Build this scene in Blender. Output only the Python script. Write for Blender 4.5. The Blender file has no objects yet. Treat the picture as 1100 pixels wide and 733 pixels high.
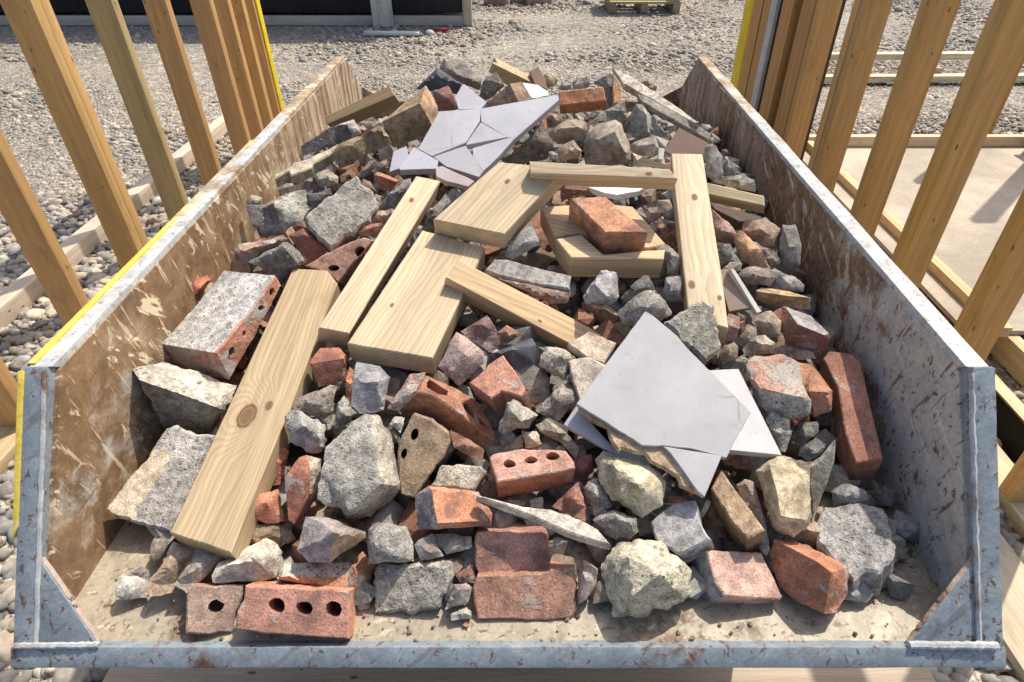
import bpy, bmesh, math, random
import numpy as np
from mathutils import Vector, Matrix, noise
from mathutils.geometry import delaunay_2d_cdt

scene = bpy.context.scene
COL = scene.collection
R = math.radians

# ------------------------------------------------------------ camera, sky, sun, exposure
cam_data = bpy.data.cameras.new("camera")
cam_data.lens = 665.0 / 1100.0 * 36.0
cam_data.sensor_width = 36.0
cam_data.shift_x = -18.0 / 1100.0
cam_data.clip_start = 0.02
cam_data.clip_end = 400.0
cam = bpy.data.objects.new("camera", cam_data)
cam.location = (0, 0, 1.4)
cam.rotation_euler = (R(90 - 37.0), 0, 0)
COL.objects.link(cam)
scene.camera = cam

SUN = Vector((0.40, 0.40, 1.0)).normalized()          # direction towards the sun
world = bpy.data.worlds.new("World")
scene.world = world
world.use_nodes = True
wn = world.node_tree
bg = wn.nodes["Background"]
sky = wn.nodes.new("ShaderNodeTexSky")
sky.sky_type = 'NISHITA'
sky.sun_disc = False
sky.sun_elevation = math.asin(SUN.z)
sky.sun_rotation = math.atan2(SUN.x, SUN.y)
sky.air_density = 0.8
sky.dust_density = 3.5
sky.ozone_density = 0.6
wn.links.new(sky.outputs[0], bg.inputs[0])
bg.inputs[1].default_value = 0.148
sd = bpy.data.lights.new("sun", 'SUN')
sd.energy = 4.0
sd.angle = R(0.53)
sd.color = (1.0, 0.915, 0.79)
sun = bpy.data.objects.new("sun", sd)
sun.rotation_euler = SUN.to_track_quat('Z', 'Y').to_euler()
sun.location = SUN * 30
COL.objects.link(sun)
scene.view_settings.view_transform = 'Standard'
scene.view_settings.look = 'None'
scene.view_settings.exposure = 0.34
scene.view_settings.gamma = 1.0
scene.view_settings.use_curve_mapping = False

# ------------------------------------------------------------ node helpers
class G:
    """tiny node-graph helper"""
    def __init__(s, name):
        s.m = bpy.data.materials.new(name); s.m.use_nodes = True
        s.t = s.m.node_tree; s.bsdf = s.t.nodes["Principled BSDF"]
        s.bsdf.inputs["Specular IOR Level"].default_value = 0.3
    def n(s, typ, **kw):
        nd = s.t.nodes.new(typ)
        for k, v in kw.items(): setattr(nd, k, v)
        return nd
    def put(s, sock, v):
        if isinstance(v, bpy.types.NodeSocket): s.t.links.new(v, sock)
        elif v is not None:
            if hasattr(sock.default_value, '__len__') and not hasattr(v, '__len__'): v = (v,) * len(sock.default_value)
            if hasattr(sock.default_value, '__len__') and len(sock.default_value) == 4 and len(v) == 3: v = tuple(v) + (1,)
            sock.default_value = v
    def coords(s, scale=(1, 1, 1), rot=(0, 0, 0), rand=True, which='Object'):
        tc = s.n('ShaderNodeTexCoord'); out = tc.outputs[which]
        if rand:
            oi = s.n('ShaderNodeObjectInfo')
            mu = s.math('MULTIPLY', oi.outputs['Random'], 37.0)
            cb = s.n('ShaderNodeCombineXYZ'); s.put(cb.inputs[0], mu); s.put(cb.inputs[1], mu); s.put(cb.inputs[2], mu)
            a = s.n('ShaderNodeVectorMath', operation='ADD'); s.put(a.inputs[0], out); s.put(a.inputs[1], cb.outputs[0]); out = a.outputs[0]
        return s.map(out, scale, rot)
    def map(s, v, scale=(1, 1, 1), rot=(0, 0, 0), loc=(0, 0, 0)):
        mp = s.n('ShaderNodeMapping'); s.put(mp.inputs[0], v); mp.inputs['Scale'].default_value = scale
        mp.inputs['Rotation'].default_value = rot; mp.inputs['Location'].default_value = loc
        return mp.outputs[0]
    def noise(s, v, scale, detail=4, rough=.55, dist=0.0, col=False):
        nd = s.n('ShaderNodeTexNoise'); s.put(nd.inputs['Vector'], v); nd.inputs['Scale'].default_value = scale
        nd.inputs['Detail'].default_value = detail; nd.inputs['Roughness'].default_value = rough; nd.inputs['Distortion'].default_value = dist
        return nd.outputs['Color' if col else 'Fac']
    def vor(s, v, scale, feat='F1', rnd=1.0, out='Distance'):
        nd = s.n('ShaderNodeTexVoronoi', feature=feat); s.put(nd.inputs['Vector'], v); nd.inputs['Scale'].default_value = scale
        nd.inputs['Randomness'].default_value = rnd
        return nd.outputs[out]
    def math(s, op, a, b=None, clamp=False):
        nd = s.n('ShaderNodeMath', operation=op, use_clamp=clamp); s.put(nd.inputs[0], a)
        if b is not None: s.put(nd.inputs[1], b)
        return nd.outputs[0]
    def step(s, v, lo, hi, a=0.0, b=1.0):
        nd = s.n('ShaderNodeMapRange', interpolation_type='SMOOTHSTEP'); s.put(nd.inputs[0], v)
        for i, x in zip((1, 2, 3, 4), (lo, hi, a, b)): s.put(nd.inputs[i], x)
        return nd.outputs[0]
    def mix(s, f, a, b, mode='MIX'):
        nd = s.n('ShaderNodeMix', data_type='RGBA', blend_type=mode); s.put(nd.inputs[0], f); s.put(nd.inputs[6], a); s.put(nd.inputs[7], b)
        return nd.outputs[2]
    def gray(s, v):
        cb = s.n('ShaderNodeCombineColor'); [s.put(cb.inputs[i], v) for i in range(3)]
        return cb.outputs[0]
    def mul(s, c, f): return s.mix(1.0, c, s.gray(f), 'MULTIPLY')
    def tint(s, second):
        if second:
            a = s.n('ShaderNodeAttribute', attribute_type='OBJECT', attribute_name='second_colour'); return a.outputs['Color']
        return s.n('ShaderNodeObjectInfo').outputs['Color']
    def finish(s, col, rough=.85, bump=None, strength=.4, dist=.002, metal=None):
        s.put(s.bsdf.inputs['Base Color'], col); s.put(s.bsdf.inputs['Roughness'], rough)
        if metal is not None: s.put(s.bsdf.inputs['Metallic'], metal)
        if bump is not None:
            b = s.n('ShaderNodeBump'); s.put(b.inputs['Height'], bump); b.inputs['Strength'].default_value = strength; b.inputs['Distance'].default_value = dist
            s.put(s.bsdf.inputs['Normal'], b.outputs[0])
        return s.m

def mat_concrete(name, second):
    g = G(name); v = g.coords(); c = g.tint(second)
    big = g.noise(v, 14, 3); mid = g.noise(v, 70, 5, .65); fine = g.noise(v, 420, 3, .7)
    grit = g.vor(v, 190); pits = g.step(g.vor(v, 120), .10, .22)
    dens = g.step(g.noise(v, 22, 2), .42, .62)
    pitm = g.math('MAXIMUM', pits, dens)
    agg = g.step(g.vor(v, 95, out='Color'), .55, .75)
    c = g.mul(c, g.step(big, .25, .75, .70, 1.24)); c = g.mul(c, g.step(mid, .32, .68, .62, 1.28))
    c = g.mul(c, g.step(fine, .3, .7, .62, 1.35))
    c = g.mix(g.math('MULTIPLY', g.step(g.noise(v, 9, 4, .6), .58, .72), .45), c, (.40, .34, .24))
    c = g.mul(c, g.step(pitm, 0, 1, .45, 1))
    ag = g.n('ShaderNodeSeparateColor'); g.put(ag.inputs[0], g.vor(v, 115, out='Color'))
    am = g.math('MULTIPLY', g.step(ag.outputs[1], .66, .70), g.step(g.vor(v, 115), .30, .38, 1, 0))
    c = g.mix(g.math('MULTIPLY', am, .7), c, g.mul((.42, .38, .33), g.step(ag.outputs[0], 0, 1, .35, 1.4)))
    h = g.math('ADD', g.math('MULTIPLY', mid, 1.1), g.math('ADD', g.math('MULTIPLY', fine, .4), g.math('ADD', g.math('MULTIPLY', pitm, .5), g.math('MULTIPLY', am, .25))))
    return g.finish(c, .92, h, .95, .0048)

def mat_stone(name, second):
    g = G(name); v = g.coords(); c = g.tint(second)
    big = g.noise(v, 18, 4, .6, .6); mid = g.noise(v, 75, 5, .65); fine = g.noise(v, 380, 3, .6)
    c = g.mul(c, g.step(big, .3, .7, .70, 1.26)); c = g.mul(c, g.step(mid, .32, .68, .66, 1.28)); c = g.mul(c, g.step(fine, .3, .7, .72, 1.24))
    c = g.mix(g.math('MULTIPLY', g.step(g.noise(v, 26, 4, .65), .56, .66), .5), c, (.46, .43, .37))
    c = g.mix(g.math('MULTIPLY', g.step(g.noise(v, 15, 4, .65, .5), .60, .70), .45), c, (.26, .17, .10))
    h = g.math('ADD', mid, g.math('MULTIPLY', fine, .3))
    return g.finish(c, .88, h, .7, .0035)

def mat_brick(name, second, mortar):
    g = G(name); v = g.coords(); c = g.tint(second)
    big = g.noise(v, 16, 4, .6); mid = g.noise(v, 60, 5, .65); fine = g.noise(v, 330, 3, .65)
    burnt = g.step(g.noise(v, 24, 3, .6, .5), .52, .68)
    c = g.mul(c, g.step(big, .3, .7, .80, 1.2)); c = g.mul(c, g.step(mid, .3, .7, .78, 1.2)); c = g.mul(c, g.step(fine, .28, .72, .68, 1.28))
    c = g.mix(g.math('MULTIPLY', burnt, .6), c, (.15, .085, .075))
    pits = g.step(g.vor(v, 150), .08, .16); dens = g.step(g.noise(v, 30, 2), .40, .56); pitm = g.math('MAXIMUM', pits, dens)
    c = g.mul(c, g.step(pitm, 0, 1, .5, 1))
    m = g.noise(v, 20 if mortar else 26, 6, .7, .3)
    mk = g.step(m, .49, .56) if mortar else g.step(m, .565, .64)
    mk = g.math('MULTIPLY', mk, .85 if mortar else .6)
    mcol = g.mul((.42, .395, .35), g.step(fine, .3, .7, .75, 1.2))
    c = g.mix(mk, c, mcol)
    h = g.math('ADD', g.math('ADD', mid, g.math('MULTIPLY', fine, .4)), g.math('ADD', g.math('MULTIPLY', mk, .7), g.math('MULTIPLY', pitm, .4)))
    return g.finish(c, .9, h, .7, .003)

def mat_tile(name, second):
    g = G(name); v = g.coords(); c = g.tint(second)
    fine = g.noise(v, 900, 2, .5); big = g.noise(v, 9, 4, .6); sm = g.noise(v, 60, 5, .7)
    scr = g.step(g.noise(g.map(v, (4, 90, 4), (0, 0, .5)), 3, 3, .5), .70, .74)
    c = g.mul(c, g.step(big, .3, .7, .90, 1.08)); c = g.mul(c, g.step(fine, .3, .7, .93, 1.06))
    c = g.mix(g.math('MULTIPLY', g.step(sm, .55, .70), .34), c, (.33, .29, .24))
    wv_ = g.n('ShaderNodeVectorMath', operation='ADD'); g.put(wv_.inputs[0], v); g.put(wv_.inputs[1], g.mul(g.noise(v, 25, 3, .6, 0, True), .02))
    crk = g.math('MULTIPLY', g.step(g.vor(wv_.outputs[0], 8.5, 'DISTANCE_TO_EDGE'), .004, .012, 1, 0), g.step(g.noise(v, 7, 2), .47, .56))
    c = g.mix(g.math('MULTIPLY', crk, .42), c, (.16, .15, .145))
    c = g.mix(g.math('MULTIPLY', scr, .35), c, (.28, .26, .25))
    return g.finish(c, g.step(sm, .3, .7, .5, .72), g.math('ADD', fine, sm), .12, .001)

def mat_slate(name, second):
    g = G(name); v = g.coords(); c = g.tint(second)
    lay = g.noise(g.map(v, (30, 30, 200)), 1, 4); sm = g.noise(v, 45, 5, .65)
    c = g.mul(c, g.step(sm, .3, .7, .7, 1.4)); c = g.mix(g.math('MULTIPLY', g.step(sm, .58, .7), .35), c, (.30, .27, .22))
    return g.finish(c, .65, g.math('ADD', lay, sm), .5, .002)

def mat_timber(name, second=False, knots=(), grain=1.0, kscale=(3.6, 10.5, 10.5)):
    g = G(name); v = g.coords(); c = g.tint(second)
    v0 = g.coords(rand=False)
    warp = g.noise(g.map(v, (2.2, 9, 9)), 1.0, 3, .5, 0, True)
    sub = g.n('ShaderNodeVectorMath', operation='SUBTRACT'); g.put(sub.inputs[0], warp); sub.inputs[1].default_value = (.5, .5, .5)
    sc = g.n('ShaderNodeVectorMath', operation='MULTIPLY'); g.put(sc.inputs[0], sub.outputs[0]); sc.inputs[1].default_value = (.0, .075, .06)
    # knots push the grain aside
    kn = g.vor(g.map(v, kscale), 1.0, rnd=.9)
    if knots:
        kn = None
        for kx, ky, kr_ in knots:                # knots seen on this very board
            vm = g.n('ShaderNodeVectorMath', operation='LENGTH'); g.put(vm.inputs[0], g.map(v0, (.62 / kr_, 1 / kr_, .25 / kr_), loc=(-kx * .62 / kr_, -ky / kr_, 0)))
            d_ = g.math('MULTIPLY', vm.outputs['Value'], .075); kn = d_ if kn is None else g.math('MINIMUM', kn, d_)
        kn = g.math('ADD', kn, g.math('MULTIPLY', g.math('SUBTRACT', g.noise(v0, 90, 3), .5), .03))
    kd = g.step(kn, .03, .30, 1, 0)
    ad = g.n('ShaderNodeVectorMath', operation='ADD'); g.put(ad.inputs[0], g.map(v, (.05, 1, 1))); g.put(ad.inputs[1], sc.outputs[0])
    kv = g.n('ShaderNodeCombineXYZ'); g.put(kv.inputs[1], g.math('MULTIPLY', kd, .03)); g.put(kv.inputs[2], g.math('MULTIPLY', kd, .02))
    ad2 = g.n('ShaderNodeVectorMath', operation='ADD'); g.put(ad2.inputs[0], ad.outputs[0]); g.put(ad2.inputs[1], kv.outputs[0])
    wv = g.n('ShaderNodeTexWave', wave_type='RINGS', rings_direction='X', wave_profile='SAW'); g.put(wv.inputs['Vector'], ad2.outputs[0])
    wv.inputs['Scale'].default_value = 52; wv.inputs['Distortion'].default_value = .6; wv.inputs['Detail'].default_value = 2; wv.inputs['Detail Scale'].default_value = 2.0
    fib = g.noise(g.map(v, (12, 420, 420)), 1, 4, .6); streak = g.noise(g.map(v, (1.6, 40, 40)), 1, 3, .5)
    blot = g.noise(g.map(v, (7, 16, 16)), 1, 4, .6)
    c = g.mul(c, g.step(wv.outputs['Fac'], .1, 1.0, 1 + .05 * grain, 1 - .17 * grain)); c = g.mul(c, g.step(fib, .3, .7, .88, 1.09)); c = g.mul(c, g.step(streak, .3, .7, .86, 1.12))
    c = g.mix(g.math('MULTIPLY', g.step(blot, .56, .72), .32), c, (.24, .16, .085))
    kr = g.step(kn, .05, .085, 1, 0); ring = g.step(kn, .05, .13, .5, 0)
    c = g.mix(g.math('MULTIPLY', ring, .8), c, (.25, .15, .07)); c = g.mix(g.math('MULTIPLY', g.step(kn, .045, .075, 1, 0), .9), c, (.16, .085, .04)); c = g.mix(g.math('MULTIPLY', g.math('MULTIPLY', g.step(kn, .055, .068), g.step(kn, .072, .088, 1, 0)), .8), c, (.07, .04, .02))
    dirt = g.step(g.noise(v0, 28, 6, .72), .57, .70)
    c = g.mix(g.math('MULTIPLY', dirt, .26), c, (.33, .28, .21))
    h = g.math('ADD', g.math('MULTIPLY', fib, .6), wv.outputs['Fac'])
    return g.finish(c, .72, h, .22, .0012)

STEEL = {}
def mat_steel(name, paint, brown, tan, cover, rot, tanamt=.5, scratch=1.0, specks=0.0, grad=None, streak=None, lowz=None):
    """old painted skip steel: paint, rust film, scraped pale streaks"""
    g = G(name); v = g.coords(rand=False)
    big = g.noise(v, 3.2, 6, .62, .4); mid = g.noise(v, 17, 6, .65, .4); fine = g.noise(v, 240, 3, .6)
    sep = g.n('ShaderNodeSeparateXYZ'); g.put(sep.inputs[0], v); Y = sep.outputs[1]
    base = g.math('ADD', g.math('MULTIPLY', big, .6), g.math('MULTIPLY', mid, .4))
    if grad: base = g.math('ADD', base, g.step(Y, *grad))
    if lowz: base = g.math('ADD', base, g.step(sep.outputs[2], lowz[0], lowz[1], .13, 0))
    rust = g.step(base, cover - .05, cover + .05)
    bc = g.mix(g.step(mid, .35, .65), brown, tuple(x * .62 for x in brown))
    c = g.mix(rust, paint, bc)
    c = g.mul(c, g.step(g.noise(v, 38, 4, .6), .3, .7, .84, 1.15))
    def scr(ang, sc, lo, hi, seed):
        mv = g.map(g.map(v, (1, 1, 1), ang, (seed, seed * .7, 0)), sc)
        return g.step(g.noise(mv, 1, 4, .62, .25), lo, hi)
    s1 = scr(rot, (40, 14, 60), .55, .60, 1.3); s2 = scr((rot[0] + .5, rot[1], rot[2]), (60, 8, 110), .61, .64, 4.1); s3 = scr((rot[0] - .9, rot[1], rot[2]), (60, 9, 120), .615, .64, 7.7)
    patch = g.step(g.noise(v, 8.5, 7, .70, .9), .50, .56)
    c = g.mix(g.math('MULTIPLY', g.math('MAXIMUM', g.math('MULTIPLY', s1, patch), g.math('MULTIPLY', g.step(g.noise(v, 21, 7, .72, 1.2), .585, .615), g.step(g.noise(v, 5, 3), .44, .58))), tanamt), c, tan)
    c = g.mix(g.math('MULTIPLY', s2, .55 * scratch), c, tuple(min(1, x * 1.15) for x in tan))
    c = g.mix(g.math('MULTIPLY', s3, min(1, .7 * scratch)), c, tuple(x * .6 for x in brown))
    if streak:                                   # run-down streaks where wet mortar slid along the plate
        sn = g.step(g.noise(g.map(v, (2, 34, 2.2), (.12, 0, 0)), 1, 5, .62, .3), .42, .60)
        c = g.mix(g.math('MULTIPLY', g.math('MULTIPLY', sn, g.step(Y, streak[1], streak[2])), streak[3]), c, streak[0])
    dust = g.step(g.noise(v, 9, 5, .6), .5, .75)
    c = g.mix(g.math('MULTIPLY', dust, .35 * tanamt), c, tan)
    if specks:
        wd = g.n('ShaderNodeVectorMath', operation='MULTIPLY_ADD'); g.put(wd.inputs[0], g.noise(v, 70, 4, .7, 0, True)); wd.inputs[1].default_value = (.03, .03, .03); g.put(wd.inputs[2], v); v_ = wd.outputs[0]
        vd = g.vor(g.map(v_, (75, 22, 22), (0, .45, .4)), 1.0); vd2 = g.vor(g.map(v_, (95, 80, 40), (.3, 0, .2), (3, 1, 2)), 1.0)
        msk = g.step(g.noise(v, 9, 5, .65), .30, .44)
        sp = g.math('MULTIPLY', g.math('MAXIMUM', g.step(vd, .12, .20, 1, 0), g.step(vd2, .16, .26, 1, 0)), msk)
        c = g.mix(g.math('MULTIPLY', sp, specks), c, (.13, .065, .03))
    c = g.mul(c, g.step(fine, .3, .7, .88, 1.1))
    h = g.math('ADD', g.math('ADD', mid, g.math('MULTIPLY', rust, .4)), g.math('MULTIPLY', fine, .25))
    return g.finish(c, g.step(rust, 0, 1, .45, .75), h, .35, .0025)

MATS = {}
def M(kind, second=False):
    key = (kind, second)
    if key not in MATS:
        nm = {'T': 'pine', 'B': 'brick', 'M': 'mortared brick', 'C': 'concrete', 'S': 'stone', 'L': 'tile', 'D': 'slate'}[kind] + (' side' if second else '')
        MATS[key] = {'T': lambda: mat_timber(nm, second), 'B': lambda: mat_brick(nm, second, False), 'M': lambda: mat_brick(nm, second, True),
                     'C': lambda: mat_concrete(nm, second), 'S': lambda: mat_stone(nm, second), 'L': lambda: mat_tile(nm, second), 'D': lambda: mat_slate(nm, second)}[kind]()
    return MATS[key]

BLUE = (.25, .29, .33)
mat_left = mat_steel("left wall steel", (.48, .46, .42), (.31, .19, .10), (.74, .62, .42), .40, (.9, 0, 0), 1.0, 1.0, 0, None, ((.62, .52, .40), -.25, .45, .75))
mat_right = mat_steel("right wall steel", (.47, .455, .42), (.29, .19, .115), (.60, .54, .43), .50, (-.9, 0, 0), .7, 1.3, .9, (-.66, -.22, -.09, .13), ((.44, .40, .35), -.15, .4, .6))
mat_floor = mat_steel("floor steel", (.325, .285, .215), (.25, .175, .125), (.45, .39, .29), .555, (0, 0, .7), .8, 1.6, .5)
mat_frame = mat_steel("blue grey frame paint", (.225, .27, .305), (.19, .10, .055), (.38, .38, .36), .585, (0, 0, .9), .4, .5, .9, None, None, (.634, .641))
mat_rim = mat_steel("rim paint", (.45, .47, .475), (.42, .31, .19), (.66, .58, .42), .56, (0, 0, .9), .9, .5, .5, (-.5, .6, -.05, .10))
mat_yellow = mat_steel("yellow paint", (.66, .52, .08), (.44, .40, .28), (.60, .56, .40), .505, (0, 0, .9), .4, .3, 0, (-.55, .1, -.07, .06))
mat_hull = mat_steel("hull paint", (.55, .44, .04), (.25, .18, .08), (.45, .40, .2), .60, (0, 0, .9), .4, .6)
mat_edge = mat_steel("bare plate edge", (.42, .34, .28), (.28, .16, .10), (.55, .45, .36), .52, (0, 0, .2), .6, .3)

# ------------------------------------------------------------ object helpers
def tag(o, label=None, cat=None, group=None, kind=None):
    if label: o['label'] = label
    if cat: o['category'] = cat
    if group: o['group'] = group
    if kind: o['kind'] = kind
    return o
def empty(name, loc=(0, 0, 0), rz=0.0):
    o = bpy.data.objects.new(name, None); o.location = loc; o.rotation_euler = (0, 0, rz); o.empty_display_size = .1
    COL.objects.link(o); return o
def link(name, bm, mats, parent=None, smooth=True, sharp=38):
    me = bpy.data.meshes.new(name); bm.to_mesh(me); bm.free()
    for m in (mats if isinstance(mats, (list, tuple)) else [mats]): me.materials.append(m)
    if smooth:
        me.polygons.foreach_set('use_smooth', [True] * len(me.polygons)); me.set_sharp_from_angle(angle=R(sharp))
    o = bpy.data.objects.new(name, me); COL.objects.link(o)
    if parent: o.parent = parent
    return o
def box(bm, x0, x1, y0, y1, z0, z1, bev=0.0):
    vs = [bm.verts.new((x, y, z)) for x in (x0, x1) for y in (y0, y1) for z in (z0, z1)]
    fs = [(0, 1, 3, 2), (4, 6, 7, 5), (0, 4, 5, 1), (2, 3, 7, 6), (0, 2, 6, 4), (1, 5, 7, 3)]
    F = [bm.faces.new([vs[i] for i in f]) for f in fs]
    if bev:
        es = list({e for f in F for e in f.edges})
        bmesh.ops.bevel(bm, geom=es, offset=bev, segments=2, profile=.6, affect='EDGES')
    return vs
def prism(bm, pts, axis, a, b, bev=0.0):
    """extrude a closed outline of (u, v) along an axis from a to b; 'x': (y, z), 'y': (x, z), 'z': (x, y)"""
    f = {'x': lambda p, t: (t, p[0], p[1]), 'y': lambda p, t: (p[0], t, p[1]), 'z': lambda p, t: (p[0], p[1], t)}[axis]
    A = [bm.verts.new(f(p, a)) for p in pts]; B = [bm.verts.new(f(p, b)) for p in pts]; n = len(pts)
    F = [bm.faces.new(A[::-1]), bm.faces.new(B)] + [bm.faces.new((A[i], A[(i + 1) % n], B[(i + 1) % n], B[i])) for i in range(n)]
    bmesh.ops.recalc_face_normals(bm, faces=F)
    if bev:
        es = list({e for f_ in F for e in f_.edges}); bmesh.ops.bevel(bm, geom=es, offset=bev, segments=2, profile=.6, affect='EDGES')
def tube(bm, pts, rad, seg=7):
    rings = []
    for i, p in enumerate(pts):
        d = (Vector(pts[min(i + 1, len(pts) - 1)]) - Vector(pts[max(i - 1, 0)])).normalized()
        a = d.orthogonal().normalized(); b = d.cross(a); r = rad[i] if hasattr(rad, '__len__') else rad
        rings.append([bm.verts.new(Vector(p) + (a * math.cos(t) + b * math.sin(t)) * r) for t in [2 * math.pi * k / seg for k in range(seg)]])
    for A, B in zip(rings, rings[1:]):
        for k in range(seg): bm.faces.new((A[k], A[(k + 1) % seg], B[(k + 1) % seg], B[k]))
    bm.faces.new(rings[0][::-1]); bm.faces.new(rings[-1])

# ------------------------------------------------------------ ground and gravel
g = G("ground"); v = g.coords(rand=False)
gc = g.mix(g.step(g.noise(v, .55, 4, .6), .38, .62), (.35, .32, .27), (.44, .40, .335))
gc = g.mul(gc, g.step(g.noise(v, 9, 6, .7), .3, .7, .72, 1.22)); gc = g.mul(gc, g.step(g.noise(v, 60, 4, .7), .3, .7, .6, 1.3))
cell = g.n('ShaderNodeSeparateColor'); g.put(cell.inputs[0], g.vor(v, 62, out='Color')); gc = g.mul(gc, g.step(cell.outputs[0], 0, 1, .66, 1.28))
cel2 = g.n('ShaderNodeSeparateColor'); g.put(cel2.inputs[0], g.vor(v, 27, out='Color')); gc = g.mul(gc, g.step(cel2.outputs[0], 0, 1, .82, 1.14))
gm = g.finish(gc, .95, g.math('ADD', g.noise(v, 26, 5, .7), g.math('ADD', g.math('MULTIPLY', g.vor(v, 62), -1.2), g.math('MULTIPLY', g.vor(v, 27), -.8))), .8, .02)
bm = bmesh.new(); vs = [bm.verts.new(p) for p in ((-120, -60, 0), (120, -60, 0), (120, 240, 0), (-120, 240, 0))]; bm.faces.new(vs)
tag(link("ground", bm, gm, smooth=False), kind='structure')

g = G("gravel stone")
at = g.n('ShaderNodeAttribute', attribute_type='GEOMETRY', attribute_name='stone_colour'); v = g.coords(rand=False)
gc = g.mul(at.outputs['Color'], g.step(g.noise(v, 55, 4, .6), .3, .7, .78, 1.2))
m_gravel = g.finish(gc, .85, g.noise(v, 160, 3, .6), .3, .002)

def ico(sub, seed, flat, amp):
    rnd = random.Random(seed)
    b = bmesh.new(); bmesh.ops.create_icosphere(b, subdivisions=sub, radius=1.0)
    off = Vector((rnd.uniform(0, 50), rnd.uniform(0, 50), rnd.uniform(0, 50)))
    for q in b.verts:
        k = 1 + amp * (noise.noise(q.co * 1.1 + off)) + amp * .4 * noise.noise(q.co * 2.7 + off)
        q.co = Vector((q.co.x * 1.15, q.co.y * .85, q.co.z * flat)) * k
    V = np.array([q.co[:] for q in b.verts]); Fc = np.array([[q.index for q in f.verts] for f in b.faces]); b.free()
    return V, Fc
def scatter(name, pos, size, cols, variants, seed, mat, parent=None, smooth=True):
    rs = np.random.RandomState(seed); n = len(pos)
    which = rs.randint(0, len(variants), n); VV = []; FF = []; CC = []; base = 0
    for k, (V, Fc) in enumerate(variants):
        idx = np.where(which == k)[0]
        if not len(idx): continue
        a = rs.uniform(0, 2 * np.pi, len(idx)); tl = rs.normal(0, .35, len(idx)); tm = rs.normal(0, .35, len(idx))
        ca, sa = np.cos(a), np.sin(a); z = np.zeros_like(a); o = np.ones_like(a)
        Rz = np.stack([np.stack([ca, -sa, z], -1), np.stack([sa, ca, z], -1), np.stack([z, z, o], -1)], 1)
        ct, st = np.cos(tl), np.sin(tl); Rx = np.stack([np.stack([o, z, z], -1), np.stack([z, ct, -st], -1), np.stack([z, st, ct], -1)], 1)
        cm, sm = np.cos(tm), np.sin(tm); Ry = np.stack([np.stack([cm, z, sm], -1), np.stack([z, o, z], -1), np.stack([-sm, z, cm], -1)], 1)
        Rm = Ry @ Rx @ Rz
        P = np.einsum('nij,vj->nvi', Rm, V) * size[idx][:, None, None] + pos[idx][:, None, :]
        F_ = Fc[None] + (base + np.arange(len(idx)) * len(V))[:, None, None]
        VV.append(P.reshape(-1, 3)); FF.append(F_.reshape(-1, 3)); CC.append(np.repeat(cols[idx], len(V), 0)); base += P.shape[0] * P.shape[1]
    V = np.concatenate(VV); Fc = np.concatenate(FF); Cc = np.concatenate(CC)
    me = bpy.data.meshes.new(name)
    me.vertices.add(len(V)); me.vertices.foreach_set('co', V.ravel().astype(np.float32))
    me.loops.add(len(Fc) * 3); me.loops.foreach_set('vertex_index', Fc.ravel().astype(np.int32))
    me.polygons.add(len(Fc)); me.polygons.foreach_set('loop_start', (np.arange(len(Fc)) * 3).astype(np.int32))
    me.polygons.foreach_set('use_smooth', np.full(len(Fc), smooth))
    me.update(calc_edges=True)
    ca_ = me.color_attributes.new('stone_colour', 'FLOAT_COLOR', 'POINT')
    ca_.data.foreach_set('color', np.concatenate([Cc, np.ones((len(Cc), 1))], 1).ravel().astype(np.float32))
    me.materials.append(mat); me.validate()
    o = bpy.data.objects.new(name, me); COL.objects.link(o)
    if parent: o.parent = parent
    return o
def palette(rs, n, cols, var=.18):
    c = np.array(cols)[rs.randint(0, len(cols), n)] * .9; return np.clip(c * (1 + rs.normal(0, var, (n, 1))), .02, .9)
GRAVEL = [(.36, .33, .28), (.43, .38, .31), (.30, .28, .25), (.23, .22, .21), (.48, .42, .33), (.38, .32, .25), (.33, .32, .30)]
rs = np.random.RandomState(5)
def grid(x0, x1, y0, y1, cell, keep):
    xs, ys = np.meshgrid(np.arange(x0, x1, cell), np.arange(y0, y1, cell)); p = np.stack([xs.ravel(), ys.ravel()], 1)
    p += rs.uniform(-.5, .5, p.shape) * cell; return p[keep(p[:, 0], p[:, 1])]
pv = [ico(2, s, f, a) for s, f, a in ((1, .55, .35), (2, .6, .45), (3, .5, .4), (4, .7, .5), (5, .6, .6))]
pf = [ico(1, s, f, a) for s, f, a in ((11, .6, .4), (12, .7, .5), (13, .55, .5), (14, .65, .6))]
near = grid(-3.3, 3.2, .1, 3.2, .030, lambda x, y: ((x < -.62) | (x > .62) | (y < .62)) & (np.abs(x) < 1.0 + .95 * y) & ~((x > 1.5) & (y > 1.55)))
n = len(near); sz = np.exp(rs.normal(np.log(.0185), .28, n))
gr = scatter("gravel", np.concatenate([near, (sz * .25)[:, None]], 1), sz, palette(rs, n, GRAVEL), pv, 1, m_gravel)
tag(gr, "grey pebbles covering the ground close to the skip", "gravel", kind='stuff')
mid = grid(-4.8, 4.8, 3.2, 6.2, .031, lambda x, y: (np.abs(x) < 1.1 + .7 * y) & ~((x > 1.6) & (y < 3.5)))
n = len(mid); sz = np.exp(rs.normal(np.log(.0115), .40, n)); dusty = np.array([noise.noise((x * .5, y * .9, 3.0)) for x, y in mid])
z = sz * np.clip(.05 - dusty * 1.8 - .35 * (mid[:, 1] - 3.2) / 3, -.8, .3)
gr = scatter("gravel", np.concatenate([mid, z[:, None]], 1), sz, palette(rs, n, GRAVEL + [(.46, .40, .31)]), pf, 2, m_gravel)
tag(gr, "coarse beige gravel in the yard behind the skip", "gravel", kind='stuff')
far = grid(-9.5, 9.5, 6.2, 12.0, .052, lambda x, y: (np.abs(x) < .8 + .8 * y))
n = len(far); sz = np.exp(rs.normal(np.log(.0145), .45, n))
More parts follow.
